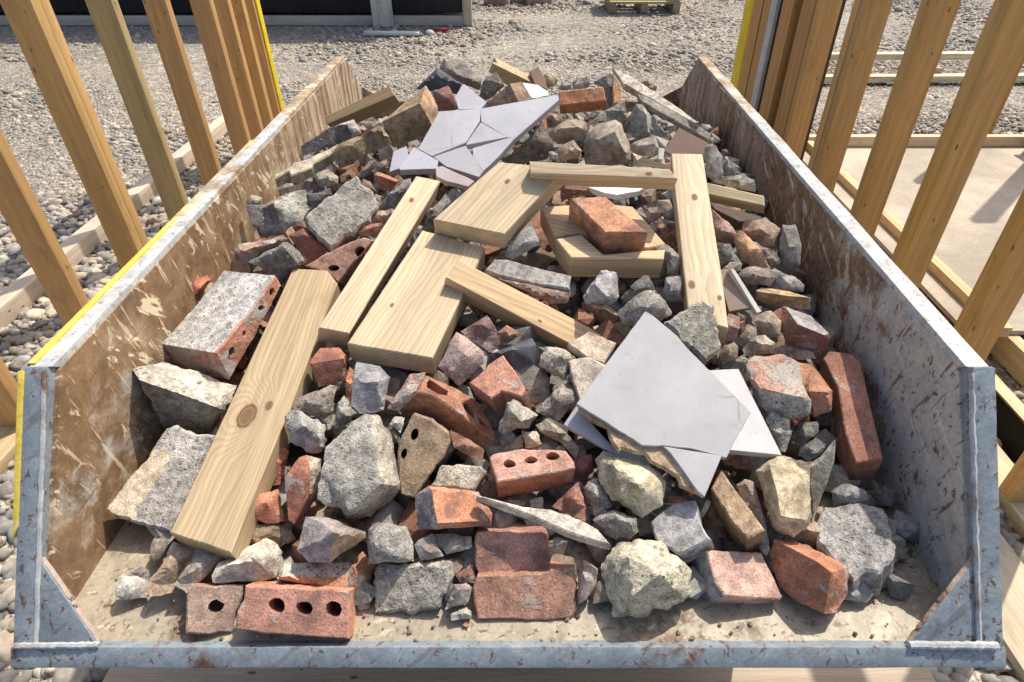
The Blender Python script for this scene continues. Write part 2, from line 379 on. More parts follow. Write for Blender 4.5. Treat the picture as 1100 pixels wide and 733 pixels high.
gr = scatter("gravel", np.concatenate([far, (sz * np.array([np.clip(-.1 - 1.5 * noise.noise((x * .45, y * .8, 7.0)), -.8, .25) for x, y in far]))[:, None]], 1), sz, palette(rs, n, GRAVEL), pf, 3, m_gravel)
tag(gr, "grey gravel far off by the black wrapped stack", "gravel", kind='stuff')

# ------------------------------------------------------------ the skip
XL, XR = -.621, .572
def rimz(y): return .911 + (y - .59) * .0150
skip = tag(empty("tipping_skip", (0, 1.3, 0)), "blue grey open fronted tipping skip with worn yellow edges heaped with rubble", "skip")
SK = Matrix.Translation((0, -1.3, 0))
def part(name, bm, mat, **kw):
    bmesh.ops.transform(bm, matrix=SK, verts=bm.verts)
    return link(name, bm, mat, skip, **kw)
A_, B_ = (.597, .913), (.367, .632)            # top and bottom of the sloping front frame (y, z)
Ls = math.hypot(A_[0] - B_[0], A_[1] - B_[1]); sl = ((A_[0] - B_[0]) / Ls, (A_[1] - B_[1]) / Ls); nf = (-sl[1], sl[0])   # along the slope, towards the viewer
def fr(x, s, d=0.0): return Vector((x, B_[0] + sl[0] * s + nf[0] * d, B_[1] + sl[1] * s + nf[1] * d))
def slab(bm, poly, d0, d1, bev=0.0):
    """poly of (x, s) on the front frame plane, from depth d0 to d1"""
    A = [bm.verts.new(fr(x, s, d0)) for x, s in poly]; Bv = [bm.verts.new(fr(x, s, d1)) for x, s in poly]; n = len(poly)
    F = [bm.faces.new(A), bm.faces.new(Bv[::-1])] + [bm.faces.new((A[i], Bv[i], Bv[(i + 1) % n], A[(i + 1) % n])) for i in range(n)]
    bmesh.ops.recalc_face_normals(bm, faces=F)
    if bev: bmesh.ops.bevel(bm, geom=list({e for f in F for e in f.edges}), offset=bev, segments=2, profile=.6, affect='EDGES')
def dent(bm, L=.05, amp=.0016):
    for _ in range(5):
        es = [e for e in bm.edges if e.calc_length() > L]
        if not es: break
        bmesh.ops.subdivide_edges(bm, edges=es, cuts=1); bmesh.ops.triangulate(bm, faces=[f for f in bm.faces if len(f.verts) > 4])
    bm.normal_update()
    for q in bm.verts: q.co += q.normal * amp * (noise.noise(q.co * 7) + .6 * noise.noise(q.co * 19))
floor_y = [(.372, .648), (2.40, .640), (2.40, .634), (.372, .640)]
bm = bmesh.new(); prism(bm, floor_y, 'x', XL + .032, XR - .032); dent(bm, .06, .002); part("floor", bm, mat_floor)
for x0, x1, m in ((XL + .026, XL + .032, mat_left), (XR - .032, XR - .026, mat_right)):
    bm = bmesh.new(); prism(bm, [(.60, .903), (2.13, rimz(2.13) - .008), (2.40, .70), (2.40, .641), (.39, .641), (.385, .650)], 'x', x0, x1); dent(bm, .06, .0042); part("side_wall", bm, m)
bm = bmesh.new(); prism(bm, [(2.405, .30), (2.405, .70), (2.385, .722), (2.391, .726), (2.412, .703), (2.412, .30)], 'x', XL + .03, XR - .03); part("back_wall", bm, mat_right)
for xa, xb in ((XL, XL + .030), (XR - .030, XR)):
    bm = bmesh.new()
    prism(bm, [(A_[0] - .004, A_[1]), (A_[0] + .04, A_[1] - .042), (2.11, rimz(2.13) - .042), (2.135, rimz(2.135))], 'x', xa, xb, .003)
    dent(bm, .05, .0016); part("rim_flange", bm, mat_rim)
for xa, xb in ((XL - .0025, XL + .0075),):
    bm = bmesh.new(); y1 = 1.36
    prism(bm, [(A_[0], A_[1] + .0025), (A_[0] + .04, A_[1] - .047), (y1, rimz(y1) - .045), (y1 + .02, rimz(y1 + .02) + .0022)], 'x', xa, xb, .001); part("yellow_edge_strip", bm, mat_yellow)
for i, (xa, xb) in enumerate(((XL, XL + .026), (XR - .028, XR))):
    bm = bmesh.new(); slab(bm, [(xa, -.004), (xb, -.004), (xb, Ls - .002), (xa, Ls - .002)], .012, -.045, .004); dent(bm, .05, .0007); part("front_post", bm, mat_frame)
bm = bmesh.new(); slab(bm, [(XL - .002, -.001), (XR + .002, -.001), (XR + .002, .0245), (XL - .002, .0245)], .013, -.05, .003); dent(bm, .05, .0010); part("front_lip", bm, mat_frame)
bm = bmesh.new(); slab(bm, [(XL - .0035, Ls * .42), (XL + .003, Ls * .46), (XL + .004, Ls * .98), (XL - .0035, Ls * .98)], .0135, -.02, .001); part("yellow_edge_strip", bm, mat_yellow)
for tri in ([(XL + .025, .024), (XL + .100, .024), (XL + .025, .128)], [(XR - .026, .024), (XR - .112, .024), (XR - .026, .130)]):
    bm = bmesh.new(); slab(bm, tri, .008, -.002, .0012); part("corner_plate", bm, mat_frame)
    bm = bmesh.new(); a, b = tri[1], tri[2]
    pts = [fr(a[0] + (b[0] - a[0]) * t, a[1] + (b[1] - a[1]) * t, .003 + .001 * noise.noise((t * 9, a[0], 0))) for t in np.linspace(.02, .99, 26)]
    tube(bm, pts, [.0034 + .0004 * noise.noise((k * .9, 1, a[0])) for k in range(26)], 7); part("plate_edge", bm, mat_edge)
for xs_ in ((XL + .03, XL + .14), (XR - .03, XR - .15)):
    bm = bmesh.new(); prism(bm, [(xs_[0], .80), (xs_[1], .735), (xs_[0], .70)], 'y', 2.292, 2.30); part("corner_plate", bm, mat_right)
m_weld = mat_steel("weld metal", (.40, .43, .45), (.26, .16, .10), (.55, .53, .48), .55, (0, 0, .9), .4, .2)
def weld(p0, p1, r0, n=46):
    bm = bmesh.new(); pts = []; rr = []
    for k in range(n):
        t = k / (n - 1); p = p0.lerp(p1, t); j = Vector((noise.noise((k * .7, 1.3, r0 * 900)), noise.noise((k * .7, 5.3, r0 * 900)), 0)) * .0012
        pts.append(p + j); rr.append(r0 * (1 + .35 * noise.noise((k * .8, 9.1, 2))))
    tube(bm, pts, rr, 7); part("weld_bead", bm, m_weld)
weld(fr(XL + .027, .024, .010), fr(XL + .027, Ls - .01, .010), .0030)
weld(fr(XR - .029, .024, .010), fr(XR - .029, Ls - .01, .010), .0034)
weld(fr(XR - .115, .0265, .012), fr(XR - .01, .0265, .014), .0048, 30)
weld(fr(XL + .005, .0265, .014), fr(XL + .105, .0265, .012), .0038, 30)
bm = bmesh.new()                                # scraped plate edge where the floor laps the lip
pts = [Vector((x, .372 + .002 * noise.noise((x * 14, 0, 0)), .6495 + .0012 * noise.noise((x * 22, 4, 0)))) for x in np.linspace(XL + .11, XR - .12, 60)]
tube(bm, pts, .0034, 6); part("floor_edge", bm, mat_edge)
bm = bmesh.new(); prism(bm, [(.80, .30), (.62, .60), (.50, .632), (2.405, .632), (2.405, .30)], 'x', XL + .035, XR - .035, .004); part("hull", bm, mat_hull)
for xa, xb in ((XL + .012, XL + .0255), (XR - .0255, XR - .012)):
    bm = bmesh.new(); prism(bm, [(.44, .632), (.62, .868), (2.05, .88), (2.39, .66), (2.39, .30), (.80, .30), (.62, .60)], 'x', xa, xb); part("outer_panel", bm, mat_hull)
for x in (-.42, .36):
    bm = bmesh.new(); box(bm, x - .09, x + .09, .86, 2.38, .10, .299, .006); part("fork_pocket", bm, mat_frame)

# ------------------------------------------------------------ rubble pieces
AMP = {'T': .0004, 'B': .0012, 'M': .0016, 'C': .0019, 'S': .0013, 'L': .00025, 'D': .0006}
BEV = {'T': .0016, 'B': .0020, 'M': .0026, 'C': .0036, 'S': .0026, 'L': .0010, 'D': .0012}
JIT = {'T': .0005, 'B': .0022, 'M': .003, 'C': .0050, 'S': .0032, 'L': .0022, 'D': .0015}
CATS = {'perforated_brick': 'brick', 'brick': 'brick', 'broken_brick': 'brick', 'timber_plank': 'plank', 'timber_batten': 'batten', 'timber_board': 'board', 'timber_offcut': 'wood offcut',
        'concrete_chunk': 'concrete', 'stone_chunk': 'stone', 'stone_slab': 'stone slab', 'broken_tile': 'tile', 'slate_piece': 'slate', 'plastic_strip': 'strip'}
GROUPS = {'brick': 'bricks in the skip', 'plank': 'timber in the skip', 'batten': 'timber in the skip', 'board': 'timber in the skip', 'wood offcut': 'timber in the skip', 'concrete': 'concrete chunks in the skip',
          'stone': 'stones in the skip', 'stone slab': 'stones in the skip', 'tile': 'broken tiles in the skip', 'slate': 'slate in the skip', 'strip': None}
def inside(p, poly):
    c = False; n = len(poly); j = n - 1
    for i in range(n):
        a, b = poly[i], poly[j]
        if (a[1] > p[1]) != (b[1] > p[1]) and p[0] < (b[0] - a[0]) * (p[1] - a[1]) / (b[1] - a[1]) + a[0]: c = not c
        j = i
    return c
def seg_d2(p, a, b):
    ax, ay = b[0] - a[0], b[1] - a[1]; L = ax * ax + ay * ay
    t = max(0, min(1, ((p[0] - a[0]) * ax + (p[1] - a[1]) * ay) / L)) if L else 0
    return (p[0] - a[0] - t * ax) ** 2 + (p[1] - a[1] - t * ay) ** 2
def inset(poly, b):
    n = len(poly); out = []
    for i in range(n):
        p, q, r = poly[i - 1], poly[i], poly[(i + 1) % n]
        d1 = Vector((q[0] - p[0], q[1] - p[1])); d2 = Vector((r[0] - q[0], r[1] - q[1]))
        d1 = d1.normalized() if d1.length else d2.normalized(); d2 = d2.normalized() if d2.length else d1
        nn = Vector((-d1.y - d2.y, d1.x + d2.x)); nn = nn.normalized() if nn.length > 1e-6 else Vector((-d1.y, d1.x))
        k = 1 / max(.6, nn.dot(Vector((-d1.y, d1.x)))); out.append((q[0] + nn.x * b * k, q[1] + nn.y * b * k))
    return out
def resample(poly, L):
    out = []; src = []
    for i in range(len(poly)):
        a, b = poly[i], poly[(i + 1) % len(poly)]; n = max(1, int(round(math.dist(a[:2], b[:2]) / L)))
        for k in range(n): out.append(tuple(a[j] + (b[j] - a[j]) * k / n for j in range(len(a)))); src.append(i)
    return out, src
def jitter(pts, amp, seed, loop2d=True):
    if amp <= 0: return pts
    n = len(pts); cx = sum(p[0] for p in pts) / n; cy = sum(p[1] for p in pts) / n; out = []
    for p in pts:
        k = noise.noise((p[0] * 42, p[1] * 42, seed)) + .6 * noise.noise((p[0] * 130, p[1] * 130, seed + 3)) - .02
        d = Vector((p[0] - cx, p[1] - cy)).normalized(); out.append((p[0] + d.x * k * amp, p[1] + d.y * k * amp) + tuple(p[2:]))
    return out
def displace(bm, amp, seed, fr_=1.0):
    bm.normal_update(); off = Vector((seed * 3.1, seed * 1.7, seed * .9))
    for q in bm.verts:
        p = q.co + off
        d = .75 * noise.noise(p * 30 * fr_) + .55 * noise.noise(p * 85 * fr_) + .22 * noise.noise(p * 220 * fr_)
        q.co += q.normal * amp * d
def ragged(h, seed):
    r = random.Random(seed * 7 + int(h[0][0] * 9999)); hx = sum(p[0] for p in h) / len(h); hy = sum(p[1] for p in h) / len(h)
    return [(hx + (p[0] - hx) * k, hy + (p[1] - hy) * k) for p in h for k in (r.uniform(.92, 1.07),)]
def build_P(poly, t, holes, hd, sides, mat, rough, L, seed):
    poly = [(a / 1000, b / 1000) for a, b in poly]; holes = [ragged([(a / 1000, b / 1000) for a, b in h], seed) for h in holes]; t /= 1000; hd = min(hd / 1000, t * .85)
    b = min(BEV[mat] * (.6 + .4 * rough), t * .3); w = min(math.dist(poly[i], poly[i - 1]) for i in range(len(poly)))
    O, src = resample(poly, L); O = jitter(O, JIT[mat] * rough, seed); I = inset(O, b); coarse = inset(poly, b * 1.6 + L * .35)
    n = len(O); xs = [p[0] for p in poly]; ys = [p[1] for p in poly]
    gp = []; rnd = random.Random(seed); y = min(ys)
    Lg = L * 1.15
    while y < max(ys):
        x = min(xs)
        while x < max(xs):
            p = (x + rnd.uniform(-.3, .3) * Lg, y + rnd.uniform(-.3, .3) * Lg)
            if inside(p, coarse) and not any(inside(p, h) or min(seg_d2(p, h[i - 1], h[i]) for i in range(len(h))) < (Lg * .45) ** 2 for h in holes): gp.append(p)
            x += Lg
        y += Lg
    pts = list(I) + [q for h in holes for q in h] + gp
    edges = [(i, (i + 1) % n) for i in range(n)]; k = n
    for h in holes: edges += [(k + i, k + (i + 1) % len(h)) for i in range(len(h))]; k += len(h)
    vo, eo, fo, ov, oe, of = delaunay_2d_cdt([Vector(p) for p in pts], edges, [], 1, 1e-6)
    bm = bmesh.new(); top = [bm.verts.new((p.x, p.y, 0)) for p in vo]; first = {}
    for i, src_ in enumerate(ov):
        for s in src_: first.setdefault(s, i)
    for f in fo:
        c = sum((vo[i] for i in f), Vector((0, 0))) / len(f)
        if any(inside(c, h) for h in holes): continue
        try: bm.faces.new([top[i] for i in f])
        except ValueError: pass
    k = n
    for h in holes:
        m = len(h); idx = [first[k + i] for i in range(m)]; k += m
        rings = [[top[i] for i in idx]]
        for z in (-hd * .5, -hd): rings.append([bm.verts.new((vo[i].x, vo[i].y, z)) for i in idx])
        for A, Bq in zip(rings, rings[1:]):
            for i in range(m):
                try: bm.faces.new((A[i], A[(i + 1) % m], Bq[(i + 1) % m], Bq[i]))
                except ValueError: pass
        bm.faces.new(rings[-1])
    ringv = [[top[first[i]] for i in range(n)]]; ns = max(1, int(round((t - 2 * b) / (L * 1.3))))
    lev = [(-b, O)] + [(-b - (t - 2 * b) * (j + 1) / ns, O) for j in range(ns)] + [(-t, I)]
    sidef = []
    for z, P_ in lev: ringv.append([bm.verts.new((p[0], p[1], z)) for p in P_])
    for li, (A, Bq) in enumerate(zip(ringv, ringv[1:])):
        for i in range(n):
            j = (i + 1) % n
            if A[i] is A[j]: continue
            try: f = bm.faces.new((A[i], Bq[i], Bq[j], A[j]))
            except ValueError: continue
            if li > 0 and src[i] in sides: f.material_index = 1
    bm.faces.new(ringv[-1][::-1])
    bmesh.ops.recalc_face_normals(bm, faces=bm.faces)
    displace(bm, AMP[mat] * rough, seed)
    return bm
def bary(p, a, b, c):
    d = (b[1] - c[1]) * (a[0] - c[0]) + (c[0] - b[0]) * (a[1] - c[1])
    if abs(d) < 1e-12: return None
    u = ((b[1] - c[1]) * (p[0] - c[0]) + (c[0] - b[0]) * (p[1] - c[1])) / d; v_ = ((c[1] - a[1]) * (p[0] - c[0]) + (a[0] - c[0]) * (p[1] - c[1])) / d
    return u, v_, 1 - u - v_
def build_F(out, inn, edges, back, mat, rough, L, seed):
    out = [tuple(q / 1000 for q in p) for p in out]; inn = [tuple(q / 1000 for q in p) for p in inn]; back /= 1000
    N = len(out); P_ = out + inn
    vo, eo, fo, ov, oe, of = delaunay_2d_cdt([Vector(p[:2]) for p in P_], [(i, (i + 1) % N) for i in range(N)] + list(edges), [], 1, 1e-6)
    H = [P_[s[0]][2] if s else 0 for s in ov]
    for i, s in enumerate(ov):
        if not s: H[i] = max(inn[0][2] if inn else 0, 0) * .5
    tris = [tuple((vo[i].x, vo[i].y, H[i]) for i in f) for f in fo if len(f) == 3]
    def height(p):
        best = None
        for T in tris:
            w = bary(p, *T)
            if w is None: continue
            m = min(w)
            if m >= -1e-6: return sum(k * q[2] for k, q in zip(w, T))
            if best is None or m > best[0]: best = (m, T)
        if best is None: return 0
        return min(best[1], key=lambda q: (q[0] - p[0]) ** 2 + (q[1] - p[1]) ** 2)[2]
    O, src = resample(out, L); n = len(O); Oj = jitter(O, JIT[mat] * rough, seed)
    ridge = []; cut = []
    for a, b in edges:
        A, Bq = P_[a], P_[b]; m = max(1, int(round(math.dist(A[:2], Bq[:2]) / L)))
        ridge += [tuple(A[j] + (Bq[j] - A[j]) * k / m for j in range(3)) for k in range(1, m)]; cut.append((A, Bq))
    xs = [p[0] for p in out]; ys = [p[1] for p in out]; gp = []; rnd = random.Random(seed); Lg = L * 1.15; y = min(ys)
    O2 = [p[:2] for p in out]; ringsegs = [(O2[i - 1], O2[i]) for i in range(N)]
    while y < max(ys):
        x = min(xs)
        while x < max(xs):
            p = (x + rnd.uniform(-.3, .3) * Lg, y + rnd.uniform(-.3, .3) * Lg)
            if inside(p, O2) and all(seg_d2(p, a, b) > (Lg * .5) ** 2 for a, b in ringsegs) and all(seg_d2(p, a, b) > (Lg * .4) ** 2 for a, b in cut): gp.append(p + (height(p),))
            x += Lg
        y += Lg
    pts = [p[:2] + (p[2],) for p in Oj] + [p for p in inn] + ridge + gp
    vo, eo, fo, ov, oe, of = delaunay_2d_cdt([Vector(p[:2]) for p in pts], [(i, (i + 1) % n) for i in range(n)], [], 1, 1e-6)
    bm = bmesh.new(); first = {}; vs = []
    for i, s in enumerate(ov):
        for q in s: first.setdefault(q, i)
        vs.append(bm.verts.new((vo[i].x, vo[i].y, pts[s[0]][2] if s else 0)))
    for f in fo:
        try: bm.faces.new([vs[i] for i in f])
        except ValueError: pass
    cx = sum(p[0] for p in Oj) / n; cy = sum(p[1] for p in Oj) / n
    rings = [[vs[first[i]] for i in range(n)]]
    for sc, dz in ((1.0, -.25), (.97, -.55), (.78, -.85), (.5, -1.0)):
        rings.append([bm.verts.new((cx + (p[0] - cx) * sc, cy + (p[1] - cy) * sc, p[2] * max(0, 1 + dz) + back * dz)) for p in Oj])
    for A, Bq in zip(rings, rings[1:]):
        for i in range(n):
            j = (i + 1) % n
            if A[i] is A[j]: continue
            try: bm.faces.new((A[i], Bq[i], Bq[j], A[j]))
            except ValueError: pass
    try: bm.faces.new(rings[-1][::-1])
    except ValueError: pass
    bmesh.ops.recalc_face_normals(bm, faces=bm.faces)
    if len(bm.faces) and sum(f.normal.z for f in bm.faces if max(q.co.z for q in f.verts) > -.001) < 0: bmesh.ops.reverse_faces(bm, faces=bm.faces)
    # soften the drawn ridges a little, then roughen
    rel = {'T': 0, 'B': 0, 'M': 1, 'C': 1, 'S': 0, 'L': 0, 'D': 0}[mat]
    for _ in range(rel if rough > .5 else 0):
        bmesh.ops.smooth_vert(bm, verts=bm.verts, factor=.35, use_axis_x=True, use_axis_y=True, use_axis_z=True)
    displace(bm, AMP[mat] * rough * 1.25, seed)
    return bm

ITEMS = [
('P','timber_plank','T',(0.445,0.34,0.21),'long weathered plank with one big dark knot leaning at the left of the heap',(-0.3816,0.6745,0.7773),(0.0737,0.9726,0.2206),(0.0,-0.2212,0.9752),[(-204,59),(-216,3),(-224,-29),(-173,-28),(-9,-32),(255,-30),(286,-2),(286,59)],40,[],0,None,[],None,1,[(-0.0248,0.0262,0.0122),(-0.0049,-0.0,0.0048)],[]),
('P','timber_plank','T',(0.59,0.475,0.32),'narrow pale plank lying beside the wide grained board left of centre',(-0.2458,0.9434,0.8889),(-0.321,-0.8907,-0.322),(0.3111,-0.4203,0.8524),[(188,-23),(175,22),(-190,22),(-174,-21)],47,[],0,None,[],None,1,[(-0.1181,-0.0052,0.0036)],[]),
('P','timber_plank','T',(0.57,0.46,0.3),'wide yellow board with swirling grain lying under a shorter board',(-0.1723,0.8626,0.8536),(0.3375,0.9035,0.2642),(0.0799,-0.3071,0.9483),[(-141,62),(-115,-69),(131,-55),(125,62)],47,[],0,None,[],None,1,[(-0.0476,0.0338,0.0027)],[]),
('P','timber_plank','T',(0.6,0.485,0.315),'short wide pine board on top of the wide grained board',(-0.048,1.0192,0.9518),(0.6085,0.7001,0.3736),(0.0366,-0.4951,0.8681),[(-113,59),(-60,-54),(119,-54),(54,49)],47,[],0,None,[],None,1,[(0.0297,0.0101,0.0036)],[]),
('P','timber_batten','T',(0.6,0.43,0.25),'orange brown batten running diagonally down towards the large grey tile',(0.0105,0.8427,0.8282),(0.8892,-0.2622,-0.3749),(0.206,-0.5022,0.8398),[(-154,-22),(73,-26),(137,11),(94,19),(-151,19)],45,[],0,None,[],None,1,[(0.015,-0.0135,0.0022)],[]),
('P','timber_batten','T',(0.59,0.475,0.32),'pale batten lying level across the heap above the clean orange brick',(0.1253,1.0344,0.9903),(-0.9975,0.0703,0.0115),(-0.0389,-0.6739,0.7378),[(123,10),(-132,10),(-117,-8),(126,-13)],45,[],0,None,[],None,1,[(-0.0823,0.0028,0.0035)],[]),
('P','timber_plank','T',(0.61,0.5,0.335),'upright pale plank with small knots right of the clean orange brick',(0.302,0.9449,0.8798),(0.0571,0.9429,0.3283),(-0.12,-0.3199,0.9398),[(-140,37),(-155,-6),(-161,-22),(-61,-24),(255,-22),(262,37)],45,[],0,None,[],None,1,[(0.1357,0.0037,0.005),(-0.0709,0.0267,0.005),(-0.0999,-0.0152,0.0033)],[]),
('P','timber_board','T',(0.58,0.43,0.26),'back half of the split board under the clean orange brick',(0.1336,1.0227,0.8926),(-0.95,0.2997,0.0874),(0.0,-0.28,0.96),[(73,57),(31,32),(-89,32),(-119,13),(-41,-67),(23,-56),(122,-12)],45,[],0,None,[],None,1,[],[]),
('P','timber_board','T',(0.6,0.45,0.27),'front half of the split board under the clean orange brick',(0.1449,0.9535,0.8814),(-0.9996,0.0267,0.0078),(0.0,-0.28,0.96),[(72,22),(-87,22),(-91,-1),(-61,1),(16,14),(53,-35),(98,-23)],50,[],0,None,[],None,1,[],[]),
('P','timber_batten','T',(0.6,0.5,0.3),'short pale batten end pointing at the right wall of the skip',(0.4155,1.1774,0.884),(0.8807,-0.4715,-0.0454),(-0.2988,-0.6273,0.7192),[(-54,-13),(64,-9),(55,11),(-65,11)],40,[],0,None,[],None,1,[],[]),
('P','timber_batten','T',(0.13,0.09,0.07),'dark stained strip of timber under the short batten by the right wall',(0.4088,1.1218,0.8667),(0.9473,-0.2769,-0.161),(0.0,-0.5026,0.8645),[(-43,-3),(8,-16),(45,-4),(48,11),(-59,11)],30,[],0,None,[],None,1,[],[]),
('F','timber_offcut','T',(0.5,0.4,0.22),'square sawn timber offcut at the very back edge of the heap',(-0.0454,1.7681,0.9654),(0.9997,0.0257,-0.0),(0.0249,-0.9708,0.2386),[(-15,-23,0),(61,-27,0),(64,-7,0),(-46,46,0),(-63,11,0)],[(-49,30,25),(56,-18,20)],[(3,5),(5,6),(6,2)],41,0.3,None,None,[]),
('F','timber_offcut','T',(0.52,0.42,0.22),'small timber end behind the thin brown shard at the back',(0.0575,1.7479,0.955),(0.9995,-0.0329,0.0),(-0.0319,-0.9686,0.2466),[(-16,0,0),(-6,-17,0),(16,-7,0),(22,3,0),(-17,20,0)],[(-1,-2,10)],[],18,0.3,None,None,[]),
('P','timber_batten','T',(0.3,0.22,0.12),'dark brown batten leaning against the left wall at the back',(-0.4355,1.6298,0.9277),(-0.9287,-0.1607,-0.3341),(-0.1203,-0.7217,0.6816),[(94,14),(-96,14),(-92,-17),(94,-10)],50,[],0,None,[],None,1,[],[]),
('F','timber_offcut','T',(0.59,0.475,0.32),'thin timber wedge tucked behind the level pale batten',(0.2582,1.2701,0.9129),(0.98,-0.1992,0.0),(-0.1864,-0.9173,0.3518),[(-36,-8,0),(40,-8,0),(37,-2,0),(-41,18,0)],[(-36,13,12)],[],20,0.3,None,None,[]),
('F','broken_brick','C',(0.19,0.168,0.163),'dark grey block with a pale end near the left wall at the back',(-0.4564,1.45,0.909),(0.9539,0.3002,-0.0),(0.2857,-0.9077,0.3073),[(-79,-37,0),(39,-10,10),(64,1,0),(54,36,-10),(5,25,0),(-81,-14,0)],[(34,23,25)],[(4,6),(6,1)],42,1,(0.42,0.4,0.37),'C',[[(34,23),(5,25),(54,36),(65,1),(39,-10)]]),  # end face painted pale for the sun falling on it
('P','stone_slab','S',(0.5,0.433,0.326),'long cream slab lying on its edge beside the left wall',(-0.4984,1.3157,0.8894),(0.7221,0.6695,0.1743),(0.1001,-0.3505,0.9312),[(-65,2),(-30,3),(-33,-11),(14,-18),(24,-9),(69,-6),(105,14),(-23,14),(-61,12)],30,[],0,None,[],None,1,[],[]),
('F','broken_brick','S',(0.31,0.24,0.145),'rough brown block below the dark brown batten',(-0.3841,1.3615,0.9134),(0.9624,0.2715,-0.0),(0.2568,-0.9101,0.3253),[(-52,-24,0),(-36,-39,0),(12,-20,0),(78,2,0),(63,44,0),(20,29,0),(-33,12,0),(-51,-6,0)],[(-8,6,25),(61,31,15)],[],44,1,None,None,[]),
('F','broken_brick','S',(0.34,0.25,0.154),'big brown block with an orange end face and grey top',(-0.2702,1.4362,0.9447),(0.9828,0.1849,-0.0),(0.1765,-0.9383,0.2974),[(-52,-42,0),(-44,-53,0),(53,-21,10),(65,31,0),(43,79,-20),(-65,6,0)],[(24,40,50)],[(5,6),(4,6),(2,6)],59,0.5,(0.56,0.37,0.21),'S',[[(25,41),(43,79),(68,30),(54,-23)]]),
('F','slate_piece','D',(0.075,0.08,0.09),'dark folded slate at the top of the heap behind the brown block',(-0.2353,1.7262,0.9516),(0.9908,0.1351,-0.0),(0.1308,-0.9596,0.2493),[(-28,-13,10),(43,-24,0),(57,0,0),(-3,44,0),(-67,-7,0)],[(-7,27,20)],[(3,5),(5,0)],39,0.3,None,None,[]),
('F','concrete_chunk','C',(0.31,0.289,0.249),'pale speckled block at the peak beside the dark slate',(-0.1847,1.8031,0.9624),(0.9948,0.1019,-0.0),(0.0991,-0.967,0.2347),[(-4,-24,0),(47,-45,-10),(57,-17,0),(8,32,0),(-45,41,0),(-62,12,0)],[(-32,4,30),(44,-22,20)],[(4,6),(6,7),(5,6),(7,2)],43,1,None,None,[]),
('P','broken_tile','L',(0.28,0.19,0.13),'thin brown shard standing upright at the back of the heap',(0.028,1.7475,0.9644),(0.4599,-0.6144,-0.6411),(0.0,-0.722,0.6919),[(13,-18),(37,4),(13,14),(-32,14),(-31,-15)],15,[],0,None,[],None,1,[],[]),
('F','concrete_chunk','C',(0.24,0.221,0.19),'dark speckled chunk between the slate and the square timber offcut',(-0.0992,1.6647,0.9582),(0.9982,0.0595,-0.0),(0.0575,-0.9649,0.2561),[(-19,-31,0),(8,-18,0),(39,7,0),(18,38,0),(-14,26,0),(-32,-23,0)],[(9,17,25)],[],31,1,None,None,[]),
('P','broken_tile','L',(0.55,0.55,0.6),'white triangular tile shard above the cracked grey tile',(-0.1484,1.5832,0.9533),(0.6906,-0.6368,-0.3429),(-0.1008,-0.5542,0.8263),[(1,-36),(42,1),(38,26),(-49,26),(-33,-18)],12,[],0,None,[],None,1,[],[]),
('F','broken_brick','M',(0.3,0.16,0.12),'rough maroon brick lump right of the brown block',(-0.2122,1.609,0.9463),(0.9914,0.1307,-0.0),(0.1259,-0.9548,0.2692),[(-19,-10,0),(-11,-28,0),(26,-26,0),(26,7,0),(11,33,0),(-33,22,0)],[(2,8,20)],[],30,1,None,None,[]),
('F','broken_brick','S',(0.42,0.298,0.208),'beige brick with a sunlit edge behind the cracked grey tile',(-0.0419,1.6039,0.956),(0.9997,0.0261,-0.0),(0.0251,-0.9635,0.2667),[(-60,-25,0),(14,-11,20),(43,-10,0),(49,-5,-5),(22,35,-10),(-4,29,20),(-65,-13,0)],[(5,9,24)],[(5,7),(7,1)],35,0.6,None,None,[]),
('P','broken_tile','L',(0.7,0.62,0.58),'pinkish white tile shard left of the orange brick at the back',(0.0226,1.6463,0.9603),(-0.4181,0.812,0.4073),(0.101,-0.4041,0.9091),[(-23,27),(-27,-19),(-11,-24),(19,-11),(42,27)],15,[],0,None,[],None,1,[],[]),
('P','brick','B',(0.5,0.23,0.12),'whole orange brick lying level at the back of the heap',(0.1278,1.5468,0.9735),(-0.9937,0.0278,-0.1083),(-0.0854,-0.8137,0.5749),[(56,17),(-58,17),(-52,-17),(54,-17)],65,[],0,None,[],None,1,[],[]),
('F','stone_chunk','S',(0.42,0.394,0.344),'small pale stone just left of the larger pale stone behind the orange brick',(0.0979,1.7212,0.9523),(0.9984,-0.0568,0.0),(-0.055,-0.9663,0.2513),[(16,-11,0),(14,10,0),(-8,9,0),(-22,-9,0)],[(5,1,7),(-5,-2,7)],[],18,1,None,None,[]),
('F','stone_chunk','S',(0.42,0.394,0.344),'pale angular stone behind the middle of the orange brick',(0.1412,1.7347,0.9516),(0.9967,-0.0811,0.0),(-0.0786,-0.9652,0.2495),[(-24,-14,0),(15,-9,0),(22,0,0),(13,19,0),(-27,5,0)],[(6,1,7),(-9,2,7),(0,-7,8)],[],19,1,None,None,[]),
('F','concrete_chunk','C',(0.31,0.289,0.249),'grey block with a flat top behind the leaning slab',(0.2045,1.6959,0.9458),(0.9928,-0.1197,0.0),(-0.1157,-0.9595,0.257),[(-11,10,0),(6,-40,0),(18,-37,0),(19,2,0),(9,45,0),(-40,18,0)],[(3,17,15)],[],27,1,None,None,[]),
('P','broken_brick','B',(0.55,0.32,0.17),'thin orange brick end standing under the leaning slab',(0.2313,1.6835,0.9494),(-0.0191,0.6605,0.7506),(0.0,-0.7507,0.6606),[(-34,11),(-33,-12),(19,-10),(48,11)],30,[],0,None,[],None,1,[],[]),
('P','stone_slab','S',(0.5,0.452,0.38),'large grey slab leaning up against the right wall at the back',(0.3114,1.6373,0.9534),(-0.5043,0.8583,0.0951),(-0.2513,-0.2513,0.9347),[(103,13),(32,14),(-179,14),(-187,6),(-82,-7),(120,-22),(193,-18)],22,[],0,None,[],None,0.5,[],[]),
